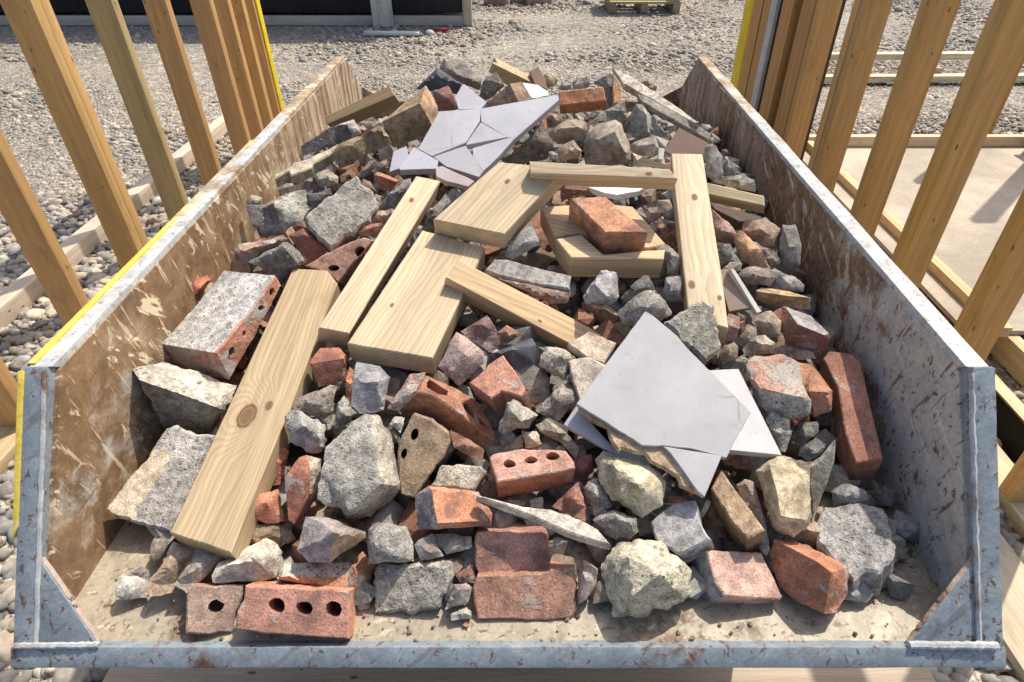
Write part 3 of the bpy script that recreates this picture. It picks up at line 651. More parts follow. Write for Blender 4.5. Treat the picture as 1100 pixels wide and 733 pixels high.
('P','stone_slab','S',(0.36,0.332,0.29),'second grey slab directly under the large leaning slab',(0.346,1.518,0.9374),(0.7356,-0.63,-0.2492),(-0.2018,-0.5549,0.8071),[(-91,-8),(13,-10),(113,-12),(107,5),(63,10),(-92,10),(-113,5)],20,[],0,None,[],None,0.5,[],[]),
('F','broken_brick','B',(0.45,0.3,0.2),'small orange lump showing behind the leaning slab',(0.3342,1.7884,0.9351),(0.983,-0.1837,0.0),(-0.178,-0.9524,0.2476),[(-4,-8,0),(18,-14,0),(20,-2,0),(-7,15,0),(-27,8,0)],[(0,-5,7),(-2,5,7)],[],18,1,None,None,[]),
('F','concrete_chunk','C',(0.33,0.308,0.253),'grey slab chunk in front of the orange brick at the back',(0.1946,1.4827,0.9434),(0.9915,-0.1301,0.0),(-0.1245,-0.9483,0.292),[(-31,-12,10),(33,-20,0),(43,-1,0),(28,35,-5),(-22,13,0),(-52,-16,0)],[(33,21,15),(-27,-10,15)],[],31,1,None,None,[]),
('F','stone_chunk','S',(0.31,0.289,0.249),'smooth grey stone standing under the leaning slab',(0.2709,1.453,0.9348),(0.9831,-0.1832,0.0),(-0.1748,-0.9377,0.3002),[(-30,-22,0),(-19,-33,0),(16,-20,0),(40,-24,0),(58,-26,0),(11,19,0),(-11,44,0),(-26,44,0),(-38,17,0)],[(0,22,20),(8,-14,25)],[(5,9),(9,10)],36,1,None,None,[]),
('F','stone_chunk','S',(0.4,0.366,0.326),'flat grey stone left of the brown pentagon tile',(0.2503,1.3326,0.9257),(0.9828,-0.1846,0.0),(-0.1742,-0.9277,0.3302),[(-27,-7,0),(-16,-16,0),(24,-22,0),(33,1,0),(23,23,0),(-8,18,0),(-29,2,0)],[(-3,3,15),(21,8,12)],[],26,1,None,None,[]),
('P','broken_tile','L',(0.62,0.6,0.58),'small white tile sliver above the flat grey stone',(0.2989,1.3776,0.9227),(0.9252,-0.2626,-0.2741),(0.0,-0.722,0.6919),[(-5,-3),(13,-11),(14,7),(-22,7)],10,[],0,None,[],None,1,[],[]),
('P','broken_tile','L',(0.62,0.58,0.54),'small white tile corner beside the brown pentagon tile',(0.2856,1.3116,0.9178),(-0.1773,-0.6809,-0.7106),(0.0,-0.722,0.6919),[(12,-5),(14,6),(-12,6),(-14,-7)],10,[],0,None,[],None,1,[],[]),
('P','broken_tile','L',(0.34,0.235,0.18),'flat brown pentagon shaped tile at the top of the upright plank',(0.3441,1.3462,0.9224),(0.8815,-0.2939,-0.3697),(0.0,-0.7828,0.6222),[(-36,-31),(-18,-31),(44,2),(41,30),(-31,30)],12,[],0,None,[],None,0.15,[],[]),
('F','stone_chunk','S',(0.42,0.346,0.253),'rough beige rock next to the lower end of the cracked grey tile',(0.087,1.3952,0.938),(0.9981,-0.0622,0.0),(-0.0591,-0.9477,0.3138),[(-38,-15,0),(-20,-27,0),(35,-16,0),(50,8,0),(22,30,0),(-11,20,0),(-39,-1,0)],[(-2,7,25),(22,11,20)],[],34,1,None,None,[]),
('F','broken_brick','S',(0.42,0.317,0.226),'small beige block right above the level pale batten',(0.0861,1.2942,0.9277),(0.9978,-0.0664,0.0),(-0.0624,-0.9376,0.3421),[(-23,-19,0),(18,-13,0),(28,3,0),(9,27,0),(-33,1,0)],[(4,3,20)],[],24,1,None,None,[]),
('F','stone_chunk','S',(0.42,0.394,0.344),'tiny pale pebble left of the small beige block',(0.0506,1.2735,0.926),(0.9992,-0.0397,0.0),(-0.0372,-0.9365,0.3486),[(-9,-9,0),(10,-10,0),(9,10,0),(-10,9,0)],[(0,4,5),(-1,-4,6)],[],18,1,None,None,[]),
('F','stone_chunk','S',(0.4,0.346,0.262),'largest rugged beige boulder behind the level pale batten',(0.1658,1.3328,0.9358),(0.9923,-0.1235,0.0),(-0.1167,-0.9379,0.3267),[(-39,-49,0),(12,-49,0),(61,-43,0),(53,-4,0),(33,39,0),(16,46,0),(-19,35,0),(-30,28,0),(-43,7,0),(-46,-14,0)],[(18,23,30),(-16,5,35),(41,-16,30)],[(10,11),(10,12)],53,1,None,None,[]),
('F','broken_brick','C',(0.22,0.188,0.149),'dark rough block under the right edge of the cracked grey tile',(0.0081,1.3395,0.9186),(1.0,-0.0061,0.0),(-0.0057,-0.9411,0.3382),[(-12,-32,0),(35,-21,0),(47,8,0),(19,59,0),(-20,12,0),(-69,-27,0)],[(13,19,20)],[],42,1,None,None,[]),
('F','stone_chunk','S',(0.3,0.212,0.154),'small brown stone between the orange brick and the beige rock',(0.0624,1.471,0.9398),(0.9991,-0.0424,0.0),(-0.0404,-0.9536,0.2983),[(-17,-16,0),(14,-15,0),(23,7,0),(1,19,0),(-22,5,0)],[(-5,-5,10),(6,-1,7),(-2,5,12)],[],19,1,None,None,[]),
('P','broken_tile','L',(0.42,0.42,0.445),'largest left piece of the cracked lavender grey tile',(-0.1635,1.3368,0.9591),(0.3269,0.8449,0.4234),(-0.0803,-0.4215,0.9033),[(-79,15),(-25,-41),(43,-46),(79,-34),(48,53),(-67,53)],14,[],0,None,[],None,0.35,[],[]),
('P','broken_tile','L',(0.41,0.415,0.45),'long right hand piece of the cracked lavender grey tile',(-0.0259,1.3608,0.9825),(0.9836,0.1132,0.1402),(-0.0803,-0.4215,0.9033),[(-78,4),(-29,-57),(-13,-63),(99,28),(97,44),(-75,44)],14,[],0,None,[],None,0.35,[],[]),
('P','broken_tile','L',(0.42,0.42,0.445),'small middle wedge of the cracked lavender grey tile',(-0.103,1.3152,0.9544),(-0.9813,-0.1259,-0.146),(-0.0803,-0.4215,0.9033),[(29,7),(34,17),(-56,17),(-7,-42)],14,[],0,None,[],None,0.35,[],[]),
('P','broken_tile','L',(0.385,0.39,0.43),'lower right wedge of the cracked lavender grey tile',(-0.0811,1.2687,0.9347),(0.9526,0.2343,0.194),(-0.0803,-0.4215,0.9033),[(-36,4),(-30,-27),(-27,-43),(14,-16),(63,24),(46,29),(-30,29)],14,[],0,None,[],None,0.35,[],[]),
('P','broken_tile','L',(0.38,0.38,0.4),'front bottom piece of the cracked lavender grey tile',(-0.1313,1.25,0.9215),(-0.8976,0.4247,0.1184),(-0.0803,-0.4215,0.9033),[(34,24),(-44,24),(-46,8),(-36,1),(-5,-23),(24,-44),(73,10)],14,[],0,None,[],None,0.35,[],[]),
('P','broken_tile','L',(0.43,0.43,0.48),'lavender tile shard poking out under the left of the cracked tile',(-0.2323,1.2551,0.9199),(-0.9989,-0.0417,-0.0209),(0.0,-0.4472,0.8944),[(36,18),(-40,18),(-43,-4),(9,-43),(38,11)],16,[],0,None,[],None,0.35,[],[]),
('P','broken_tile','L',(0.38,0.38,0.43),'darker lavender tile shard lowest under the cracked tile',(-0.276,1.288,0.9159),(0.0516,0.8932,0.4466),(0.0,-0.4472,0.8944),[(-27,-3),(6,-19),(36,-10),(21,16),(-37,16)],14,[],0,None,[],None,0.35,[],[]),
('P','broken_tile','L',(0.58,0.5,0.49),'pinkish tile shard above the narrow pale plank',(-0.1506,1.1473,0.9335),(0.9123,-0.1763,-0.3696),(0.1501,-0.6957,0.7025),[(-25,-12),(-3,-12),(39,-4),(45,12),(-23,12),(-34,4)],20,[],0,None,[],None,0.35,[],[]),
('F','broken_brick','S',(0.25,0.192,0.145),'small brown brick end left of the lavender shards',(-0.3409,1.2631,0.904),(0.9655,0.2605,-0.0),(0.2436,-0.9028,0.3545),[(-11,-18,0),(23,9,0),(13,20,0),(-24,-12,0)],[(-5,-2,7),(3,1,7)],[],18,1,None,None,[]),
('F','broken_brick','S',(0.28,0.212,0.163),'small grey brown brick end touching the lavender shards',(-0.3066,1.271,0.9077),(0.9721,0.2345,-0.0),(0.2195,-0.9097,0.3524),[(8,-14,0),(14,8,0),(4,15,0),(-26,-9,0)],[(3,2,8),(-3,-3,8)],[],18,1,None,None,[]),
('F','broken_brick','B',(0.34,0.15,0.1),'small red brick end with a pale top above the grey rock',(-0.2962,1.1998,0.9053),(0.9708,0.2397,-0.0),(0.2225,-0.9013,0.3716),[(-21,-13,0),(11,-25,0),(34,-4,-10),(0,14,-10),(-9,17,-10),(-16,11,0)],[(-1,7,15),(25,-6,8)],[(5,6),(6,7),(7,2)],21,0.5,None,None,[]),
('P','concrete_chunk','C',(0.37,0.351,0.308),'big flat grey concrete slab near the left wall behind the planks',(-0.3455,1.0567,0.9067),(-0.6691,-0.6476,-0.3646),(0.258,-0.6625,0.7032),[(65,-22),(66,15),(67,43),(20,43),(-23,49),(-62,35),(-66,9),(-66,-10),(-67,-31),(-40,-32),(4,-35),(41,-34),(60,-31)],55,[],0,None,[],None,1,[],[]),
('F','concrete_chunk','C',(0.2,0.183,0.181),'dark block edge showing behind the big flat grey slab',(-0.4136,1.1524,0.885),(0.9412,0.3378,-0.0),(0.3113,-0.8676,0.3877),[(-23,-17,0),(-7,-16,0),(26,3,0),(24,20,0),(-20,9,0)],[(2,8,10),(-6,-5,11),(4,-4,8)],[],20,1,None,None,[]),
('F','concrete_chunk','C',(0.235,0.216,0.199),'grey block with a rough mortar face against the left wall',(-0.4869,1.117,0.8724),(0.9167,0.3996,-0.0),(0.3667,-0.8412,0.3973),[(-56,-7,0),(-48,-44,0),(-1,-39,15),(36,-24,10),(58,0,0),(61,36,-10),(37,36,-10),(-29,20,-5),(-55,24,0)],[(-7,18,30)],[(9,2)],49,1,(0.42,0.405,0.345),'C',[[(-7,19),(37,36),(62,36),(59,0),(37,-25),(-1,-41)]]),  # mortar face painted sunlit, the rest darkened as its shaded side
('F','stone_chunk','S',(0.5,0.452,0.353),'small cream stone wedged between the left wall and the rough grey block',(-0.556,1.1741,0.8686),(0.9038,0.428,-0.0),(0.3962,-0.8365,0.3786),[(-9,-16,0),(14,-6,0),(15,6,0),(-3,14,0),(-17,3,0)],[(2,-2,7),(-3,5,7)],[],18,1,None,None,[]),
('F','stone_chunk','S',(0.42,0.356,0.281),'small beige stone below the long cream slab',(-0.4192,1.2332,0.895),(0.9468,0.3219,-0.0),(0.3001,-0.8828,0.3615),[(-19,-16,0),(17,-11,0),(22,0,0),(6,19,0),(-26,8,0)],[(4,-5,11),(2,4,12),(-7,1,11)],[],20,1,None,None,[]),
('F','broken_brick','S',(0.3,0.24,0.19),'brown brick edge below the long cream slab',(-0.4741,1.2177,0.8829),(0.9319,0.3628,-0.0),(0.3374,-0.8665,0.3679),[(-44,-8,0),(14,-12,0),(38,-6,0),(28,17,0),(10,9,0),(-45,0,0)],[(17,10,10)],[],21,1,None,None,[]),
('F','broken_brick','M',(0.4,0.25,0.19),'pinkish mortar covered brick against the left wall',(-0.509,1.0253,0.8413),(0.8957,0.4447,-0.0),(0.3996,-0.8049,0.4387),[(-40,-13,0),(-22,-22,0),(-8,-14,0),(62,7,0),(51,17,0),(25,11,0),(-26,15,0),(-39,1,0)],[(-20,1,20),(27,5,15)],[],27,1,None,None,[]),
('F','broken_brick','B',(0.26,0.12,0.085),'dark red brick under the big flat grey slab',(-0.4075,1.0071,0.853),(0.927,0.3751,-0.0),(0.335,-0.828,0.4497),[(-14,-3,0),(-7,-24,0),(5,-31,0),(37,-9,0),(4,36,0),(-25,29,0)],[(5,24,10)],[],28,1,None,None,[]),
('F','concrete_chunk','C',(0.25,0.231,0.204),'dark slab with a pale broken edge behind the mortar topped brick',(-0.4369,0.9597,0.8482),(0.9101,0.4144,-0.0),(0.3671,-0.8064,0.4636),[(-26,-9,0),(-18,-38,-10),(1,-28,-10),(27,-12,0),(41,-5,0),(21,38,0),(11,38,0),(-55,15,0)],[(8,30,25),(27,-9,20)],[(6,8),(8,9)],37,1,None,None,[]),
('P','perforated_brick','B',(0.46,0.27,0.2),'broken perforated brick with two open holes behind the knotty plank',(-0.3302,0.9682,0.8548),(0.8946,0.2682,0.3576),(0.0,-0.8,0.6),[(-39,-9),(-26,-34),(-3,-23),(24,-13),(62,4),(50,16),(24,21),(-24,21),(-67,18)],60,[[(-13,-13),(-16,-15),(-22,-14),(-28,-11),(-32,-7),(-32,-3),(-29,-1),(-23,-1),(-17,-4),(-13,-9)],[(41,-6),(37,-11),(31,-12),(25,-9),(22,-4),(23,2),(28,7),(34,8),(39,5),(42,0)]],50,None,[],None,1,[],[]),
('F','stone_chunk','C',(0.27,0.26,0.24),'grey rock left of the top of the narrow pale plank',(-0.2632,1.144,0.8949),(0.9745,0.2242,-0.0),(0.2059,-0.8952,0.3953),[(-31,-24,0),(-7,-25,0),(31,12,0),(34,26,0),(18,25,0),(-14,3,0),(-31,-16,0)],[(5,8,20)],[],23,1,None,None,[]),
('F','broken_brick','S',(0.42,0.298,0.235),'pinkish brick corner left of the narrow pale plank',(-0.2802,1.076,0.8805),(0.9677,0.252,-0.0),(0.2283,-0.8767,0.4233),[(-20,-9,0),(7,-14,0),(12,-6,0),(24,13,0),(-3,13,0),(-19,3,0)],[(3,4,10)],[],18,1,None,None,[]),
('F','broken_brick','B',(0.3,0.15,0.11),'red brown brick end below the pinkish corner left of the narrow plank',(-0.2984,1.0494,0.8708),(0.9619,0.2735,-0.0),(0.2461,-0.8655,0.4364),[(-18,-9,0),(14,-16,0),(27,8,0),(5,10,0),(-6,9,0),(-21,-2,0)],[(-4,0,10),(5,2,8)],[],18,1,None,None,[]),
('F','concrete_chunk','C',(0.33,0.308,0.272),'speckled grey chunk between the narrow plank and the short wide board',(-0.1757,1.0778,0.8886),(0.987,0.1609,-0.0),(0.1457,-0.8938,0.4241),[(-30,-29,0),(-9,-29,0),(30,19,0),(22,36,0),(-13,2,0)],[(9,-5,13),(-5,7,11),(-7,-3,12)],[],22,1,None,None,[]),
('F','stone_chunk','S',(0.38,0.366,0.339),'pale grey wedge under the right side of the short wide board',(-0.0114,0.9757,0.8778),(0.9999,0.0116,-0.0),(0.0103,-0.8816,0.4719),[(-18,-26,0),(25,-3,0),(29,4,0),(17,42,0),(-22,5,0),(-31,-22,0)],[(3,4,20)],[(3,6),(6,5)],27,1,None,None,[]),
('P','stone_slab','S',(0.33,0.313,0.285),'long grey slab below the split board',(-0.0101,0.9075,0.8587),(0.9541,-0.2748,-0.1195),(0.0,-0.3987,0.9171),[(-41,-15),(2,-14),(34,-12),(83,-6),(80,21),(-36,21),(-58,16),(-64,-11)],30,[],0,None,[],None,1,[],[]),
('F','broken_brick','M',(0.27,0.19,0.155),'brown brick under the long grey slab',(0.0257,0.8793,0.8399),(0.9996,-0.0292,0.0),(-0.0246,-0.8432,0.5371),[(9,-18,0),(41,-17,0),(44,2,0),(-16,10,0),(-78,23,0)],[(0,8,13),(-6,-7,15),(6,-2,15)],[],25,1,None,None,[]),
('F','stone_chunk','S',(0.37,0.361,0.353),'blue grey rock below the front of the split board',(0.119,0.8585,0.8592),(0.9905,-0.1373,0.0),(-0.1165,-0.8404,0.5293),[(-23,-26,0),(20,-25,0),(28,-10,0),(22,29,0),(-5,31,0),(-13,15,0),(-30,-14,0)],[(-11,7,20),(10,-11,25)],[(5,7),(7,8)],29,1,None,None,[]),
('F','concrete_chunk','C',(0.24,0.226,0.208),'grey chunk right of the blue grey rock',(0.1867,0.888,0.8411),(0.9786,-0.2057,0.0),(-0.1751,-0.8332,0.5244),[(-15,-31,0),(28,3,0),(14,24,0),(3,23,0),(-31,-20,0)],[(-2,-9,10),(4,2,11),(-9,0,9)],[],23,1,None,None,[]),
('F','concrete_chunk','C',(0.4,0.366,0.317),'smooth pale stone above the point of the large grey tile',(0.1861,0.8287,0.8374),(0.9757,-0.2191,0.0),(-0.1826,-0.8134,0.5523),[(-32,-26,0),(2,-31,0),(29,-15,0),(46,2,0),(21,31,0),(1,35,0),(-27,11,0),(-41,-9,0)],[(4,6,20),(17,15,15)],[],35,1,None,None,[]),
('F','stone_chunk','S',(0.33,0.313,0.29),'grey stone against the left side of the upright plank',(0.2435,0.8929,0.8383),(0.9648,-0.2631,0.0),(-0.2249,-0.8247,0.5189),[(-1,-22,0),(19,-14,0),(10,24,0),(-13,17,0),(-15,-6,0)],[(-5,6,8),(-2,-4,9),(5,0,7)],[],19,1,None,None,[]),
('P','broken_tile','L',(0.72,0.72,0.73),'white tile edge under the level pale batten',(0.1759,1.1436,0.9066),(0.9997,-0.0238,-0.0036),(0.0,-0.1483,0.9889),[(-27,-9),(-5,-15),(40,0),(52,12),(-61,12)],12,[],0,None,[],None,0.3,[],[]),
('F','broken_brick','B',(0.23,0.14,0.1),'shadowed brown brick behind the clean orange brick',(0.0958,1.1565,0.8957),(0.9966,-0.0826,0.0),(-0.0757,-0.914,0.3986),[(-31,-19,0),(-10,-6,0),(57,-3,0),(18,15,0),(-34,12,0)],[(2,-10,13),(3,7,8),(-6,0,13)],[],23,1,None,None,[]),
('F','stone_chunk','S',(0.28,0.24,0.213),'small dark stone in the gap right of the clean orange brick',(0.2388,1.1044,0.8779),(0.9774,-0.2114,0.0),(-0.1919,-0.8873,0.4194),[(-6,-14,0),(18,-8,0),(10,13,0),(-22,8,0)],[(-4,0,7),(4,1,7)],[],18,1,None,None,[]),
('F','stone_chunk','S',(0.28,0.26,0.235),'dark stone touching the upright plank behind the split board',(0.2706,1.0978,0.8741),(0.9709,-0.2394,0.0),(-0.217,-0.8803,0.4218),[(-6,-10,0),(14,-9,0),(7,18,0),(-16,2,0)],[(2,-4,7),(-3,1,7)],[],18,1,None,None,[]),
('F','broken_brick','B',(0.3,0.2,0.16),'small brown chip right of the split board',(0.2503,1.0608,0.8685),(0.9733,-0.2297,0.0),(-0.2064,-0.8748,0.4383),[(-7,-3,0),(10,-17,0),(14,0,0),(0,11,0),(-17,9,0)],[(-3,-1,6),(3,0,7)],[],18,1,None,None,[]),
('F','stone_chunk','S',(0.4,0.346,0.299),'beige stone between the split board and the upright plank',(0.2449,0.9507,0.8621),(0.9684,-0.2494,0.0),(-0.2187,-0.8493,0.4805),[(-4,-3,0),(1,-22,0),(19,-25,0),(16,6,0),(-7,27,0),(-25,17,0)],[(-6,-2,10),(3,-3,9),(3,8,11)],[],19,1,None,None,[]),
('P','brick','B',(0.56,0.29,0.175),'clean orange brick lying on the split pine board',(0.1335,0.9774,0.935),(0.6486,-0.6862,-0.3295),(-0.0305,-0.4559,0.8895),[(25,-28),(73,25),(-30,25),(-69,-23)],62,[],0,None,[],None,0.5,[],[]),
('F','stone_chunk','S',(0.42,0.394,0.344),'pale rock right of the top of the upright plank',(0.3975,1.2899,0.9049),(0.9556,-0.2945,0.0),(-0.2765,-0.8972,0.3444),[(-12,-27,0),(6,-37,0),(24,-22,0),(13,16,0),(-4,38,0),(-27,31,0)],[(-10,2,14),(2,-12,16),(7,9,11)],[],28,1,None,None,[]),
('F','stone_chunk','S',(0.27,0.26,0.272),'dark bluish rock against the right wall behind the short batten',(0.4301,1.3127,0.895),(0.9503,-0.3113,0.0),(-0.2924,-0.8925,0.3433),[(-11,3,0),(2,-29,0),(25,-21,0),(18,1,0),(-5,17,0),(-28,29,0)],[(3,8,10),(-9,0,9),(4,-5,11)],[],20,1,None,None,[]),
('F','stone_chunk','S',(0.34,0.298,0.253),'rough brownish rock on top of the short batten by the right wall',(0.429,1.2205,0.8921),(0.9434,-0.3316,0.0),(-0.3087,-0.8781,0.3655),[(-18,-10,0),(42,-15,0),(35,8,0),(10,16,0),(-25,6,0),(-46,-5,0)],[(-5,-2,9),(9,-5,14),(0,5,15)],[],24,1,None,None,[]),
('F','broken_brick','M',(0.42,0.27,0.22),'pink and grey brick lump right of the upright plank',(0.3665,1.0545,0.8672),(0.9446,-0.3283,0.0),(-0.2963,-0.8525,0.4307),[(-24,8,0),(-9,-18,0),(15,-27,0),(25,-15,0),(24,-2,0),(1,17,0),(-33,37,0)],[(-3,-4,14),(9,-3,15),(0,7,10)],[],24,1,None,None,[]),
('F','concrete_chunk','C',(0.23,0.226,0.208),'dark jagged rubble lump beside the upright plank',(0.3599,0.9793,0.8538),(0.9386,-0.3449,0.0),(-0.3056,-0.8316,0.4638),[(-15,-21,0),(24,-11,0),(21,-6,0),(-3,21,0),(-27,17,0)],[(-7,0,7),(6,-6,12),(3,4,11)],[],21,1,None,None,[]),
('F','stone_chunk','S',(0.37,0.269,0.199),'rounded brown rock in front of the dark timber strip',(0.4322,1.0572,0.8619),(0.9256,-0.3784,0.0),(-0.3423,-0.8373,0.4262),[(-25,-7,0),(-4,-18,0),(13,-25,0),(40,-27,0),(39,12,0),(7,27,0),(-14,18,0),(-28,18,0),(-30,3,0)],[(3,5,25),(26,-8,20)],[],31,1,None,None,[]),
('F','broken_brick','S',(0.44,0.279,0.172),'long orange brown stone beside the rounded brown rock',(0.3981,1.0013,0.856),(0.9292,-0.3695,0.0),(-0.3298,-0.8295,0.4507),[(-15,-12,0),(12,-30,0),(42,-27,0),(26,0,0),(-14,29,0),(-24,27,0),(-28,13,0)],[(2,-1,20)],[],27,1,None,None,[]),
('F','stone_chunk','S',(0.22,0.192,0.163),'small dark stone under the rounded brown rock',(0.4448,0.996,0.8373),(0.9131,-0.4078,0.0),(-0.3624,-0.8115,0.4584),[(-9,-5,0),(4,-19,0),(16,-11,0),(15,4,0),(-5,17,0),(-22,14,0)],[(-6,0,10),(6,-2,9)],[],18,1,None,None,[]),
('F','concrete_chunk','S',(0.29,0.274,0.253),'tall grey block leaning against the right wall',(0.4799,1.0093,0.8483),(0.9031,-0.4294,0.0),(-0.3851,-0.8098,0.4427),[(-19,1,0),(-7,-39,0),(12,-45,0),(24,-22,0),(17,15,0),(-3,47,0),(-24,42,0)],[(-3,6,25),(7,8,22),(5,-28,20)],[(6,7),(7,9),(5,8),(9,8)],32,0.6,None,None,[]),
('F','stone_chunk','S',(0.36,0.298,0.253),'flat oval grey brown pebble near the right wall',(0.3951,0.9269,0.8434),(0.9199,-0.3921,0.0),(-0.3432,-0.8052,0.4835),[(-2,-17,0),(28,-14,0),(32,3,0),(14,17,0),(-16,14,0),(-27,6,0),(-31,-9,0)],[(0,0,20)],[],24,1,None,None,[]),
('F','stone_chunk','S',(0.33,0.317,0.29),'small grey pebble below the tall grey block',(0.4581,0.9281,0.8285),(0.8967,-0.4426,0.0),(-0.3874,-0.785,0.4834),[(-12,-14,0),(25,-10,0),(25,2,0),(5,12,0),(-20,14,0),(-24,-4,0)],[(5,5,7),(-5,0,7),(2,-6,9)],[],19,1,None,None,[]),
('F','broken_brick','S',(0.38,0.279,0.163),'yellowish brick lying flat near the right wall',(0.4273,0.8872,0.8232),(0.9009,-0.4339,0.0),(-0.3744,-0.7774,0.5054),[(-37,-8,0),(-25,-14,0),(20,-13,0),(52,-7,0),(47,12,0),(13,14,-10),(-33,12,-10),(-40,4,0)],[(-36,3,15),(15,7,15)],[(8,9),(9,4)],27,0.5,None,None,[]),
('F','stone_chunk','S',(0.5,0.452,0.353),'pale cream stone at the top of the white strip',(0.3619,0.9502,0.8468),(0.9345,-0.3559,0.0),(-0.3127,-0.8209,0.4779),[(2,-9,0),(15,-3,0),(11,10,0),(-8,7,0),(-20,-6,0)],[(3,3,5),(-2,-3,5)],[],18,1,None,None,[]),
('P','broken_tile','L',(0.33,0.26,0.22),'flat brown tile piece left of the white strip',(0.3438,0.8946,0.8358),(0.3392,-0.7827,-0.5218),(-0.2007,-0.6021,0.7727),[(-4,-12),(35,-19),(43,16),(-35,16),(-40,-2)],12,[],0,None,[],None,0.2,[],[]),
('P','plastic_strip','L',(0.62,0.6,0.56),'thin white strip standing in the rubble right of the upright plank',(0.3652,0.8842,0.8406),(-0.4498,0.6866,0.5712),(0.0995,-0.597,0.796),[(-43,4),(-44,-5),(42,-3),(45,4)],12,[],0,None,[],None,0.1,[],[]),
('P','concrete_chunk','C',(0.33,0.317,0.267),'rough grey green concrete wedge at the foot of the upright plank',(0.259,0.7613,0.8462),(0.1229,-0.7939,-0.5955),(0.0,-0.6,0.8),[(25,-20),(50,-2),(37,24),(26,31),(-37,31),(-50,18),(-31,-27),(-20,-54)],50,[],0,None,[],None,1.6,[],[]),
('F','broken_brick','M',(0.37,0.22,0.17),'red brown lump at the pointed end of the upright plank',(0.3266,0.8092,0.8158),(0.9273,-0.3743,0.0),(-0.311,-0.7706,0.5563),[(-6,-22,0),(9,-19,0),(14,1,0),(9,19,0),(-10,24,0),(-16,-3,0)],[(-1,-5,8),(8,2,11),(-7,2,11)],[],18,1,None,None,[]),
('F','broken_brick','B',(0.3,0.17,0.13),'small dark red chip right of the red brown lump',(0.3486,0.8283,0.8082),(0.9217,-0.388,0.0),(-0.324,-0.7698,0.55),[(-2,-1,0),(1,-25,0),(7,-9,0),(4,16,0),(-10,19,0)],[(0,-3,4),(0,3,4)],[],18,1,None,None,[]),
('F','stone_chunk','S',(0.37,0.298,0.226),'small beige stone by the right corner of the concrete wedge',(0.3133,0.761,0.8052),(0.9247,-0.3806,0.0),(-0.3085,-0.7495,0.5857),[(-12,-9,0),(-5,-23,0),(13,-6,0),(12,12,0),(3,18,0),(-11,9,0)],[(-1,3,8),(0,-4,8)],[],18,1,None,None,[]),
('F','stone_chunk','S',(0.39,0.327,0.244),'knobbly beige stone at the bottom of the white strip',(0.3886,0.8199,0.8161),(0.9037,-0.4283,0.0),(-0.3601,-0.7599,0.5411),[(-14,-10,0),(8,-23,0),(24,-16,0),(19,10,0),(-1,23,0),(-14,15,0),(-23,0,0)],[(1,4,20)],[],22,1,None,None,[]),
('F','stone_chunk','S',(0.33,0.26,0.199),'brown stone left of the knobbly beige stone',(0.3558,0.8053,0.8041),(0.9147,-0.4042,0.0),(-0.3347,-0.7575,0.5606),[(0,-22,0),(14,4,0),(8,18,0),(-7,15,0),(-14,-16,0)],[(1,-5,8),(0,6,7)],[],18,1,None,None,[]),
('F','stone_chunk','S',(0.39,0.346,0.281),'crumbly grey beige stone in front of the knobbly beige stone',(0.3611,0.7726,0.8049),(0.9059,-0.4234,0.0),(-0.3472,-0.7429,0.5723),[(-16,-17,0),(-4,-17,0),(21,-4,0),(27,12,0),(5,22,0),(-12,11,0),(-21,-9,0)],[(4,6,20)],[],20,1,None,None,[]),
('F','stone_chunk','S',(0.35,0.332,0.29),'flat grey stone at the back of the white tile',(0.3316,0.7572,0.7855),(0.916,-0.4011,0.0),(-0.3219,-0.7352,0.5966),[(6,-12,0),(14,9,0),(4,16,0),(-24,-13,0)],[(-2,-3,6),(0,3,7)],[],18,1,None,None,[]),
('F','broken_brick','B',(0.31,0.15,0.11),'dark red brick with a grey top against the right wall',(0.4387,0.8106,0.8175),(0.8794,-0.476,0.0),(-0.4024,-0.7434,0.5343),[(-31,-4,0),(-13,-34,10),(40,-39,-10),(48,-10,-10),(42,2,0),(9,22,-10),(-16,23,-10),(-34,27,-10),(-48,12,0)],[(-6,3,35),(36,-3,15)],[(7,9),(9,1),(9,10),(10,4)],38,0.7,(0.3,0.29,0.3),'S',[[(-34,28),(-6,3),(36,-3),(43,2),(9,22)]]),
('F','stone_chunk','S',(0.42,0.327,0.262),'pinkish grey stone between the dark red brick and the mortared brick',(0.4259,0.7825,0.7861),(0.8783,-0.478,0.0),(-0.3936,-0.7232,0.5675),[(-7,-10,0),(10,-9,0),(34,2,0),(25,10,0),(-10,10,0),(-23,6,0),(-32,-10,0)],[(-1,-8,8),(4,2,7),(-5,3,8)],[],18,1,None,None,[]),
('F','broken_brick','M',(0.46,0.26,0.19),'large pink brick with a thick mortar side near the right wall',(0.3697,0.6948,0.7933),(0.8828,-0.4697,0.0),(-0.372,-0.6992,0.6105),[(-34,-14,0),(-18,-34,0),(7,-46,0),(38,-42,0),(53,-29,0),(50,-6,10),(32,13,10),(18,43,-10),(-5,48,-20),(-45,34,-10),(-52,22,0),(-52,12,0)],[(-27,-11,25),(35,-6,40)],[(0,12),(12,13),(13,5)],48,1,(0.52,0.5,0.45),'C',[[(-35,-14),(-27,-12),(36,-7),(51,-6),(54,-31),(7,-47),(-19,-35)]]),
('F','broken_brick','B',(0.45,0.24,0.15),'orange brick piece split off the right of the large pink brick',(0.4271,0.693,0.7832),(0.8513,-0.5247,0.0),(-0.4182,-0.6785,0.604),[(-15,-2,10),(2,-25,0),(12,-36,0),(30,-18,0),(22,9,0),(-17,38,-10),(-35,34,0)],[(-7,-2,25),(15,5,20)],[(0,7),(7,8),(7,2)],28,0.7,None,None,[]),
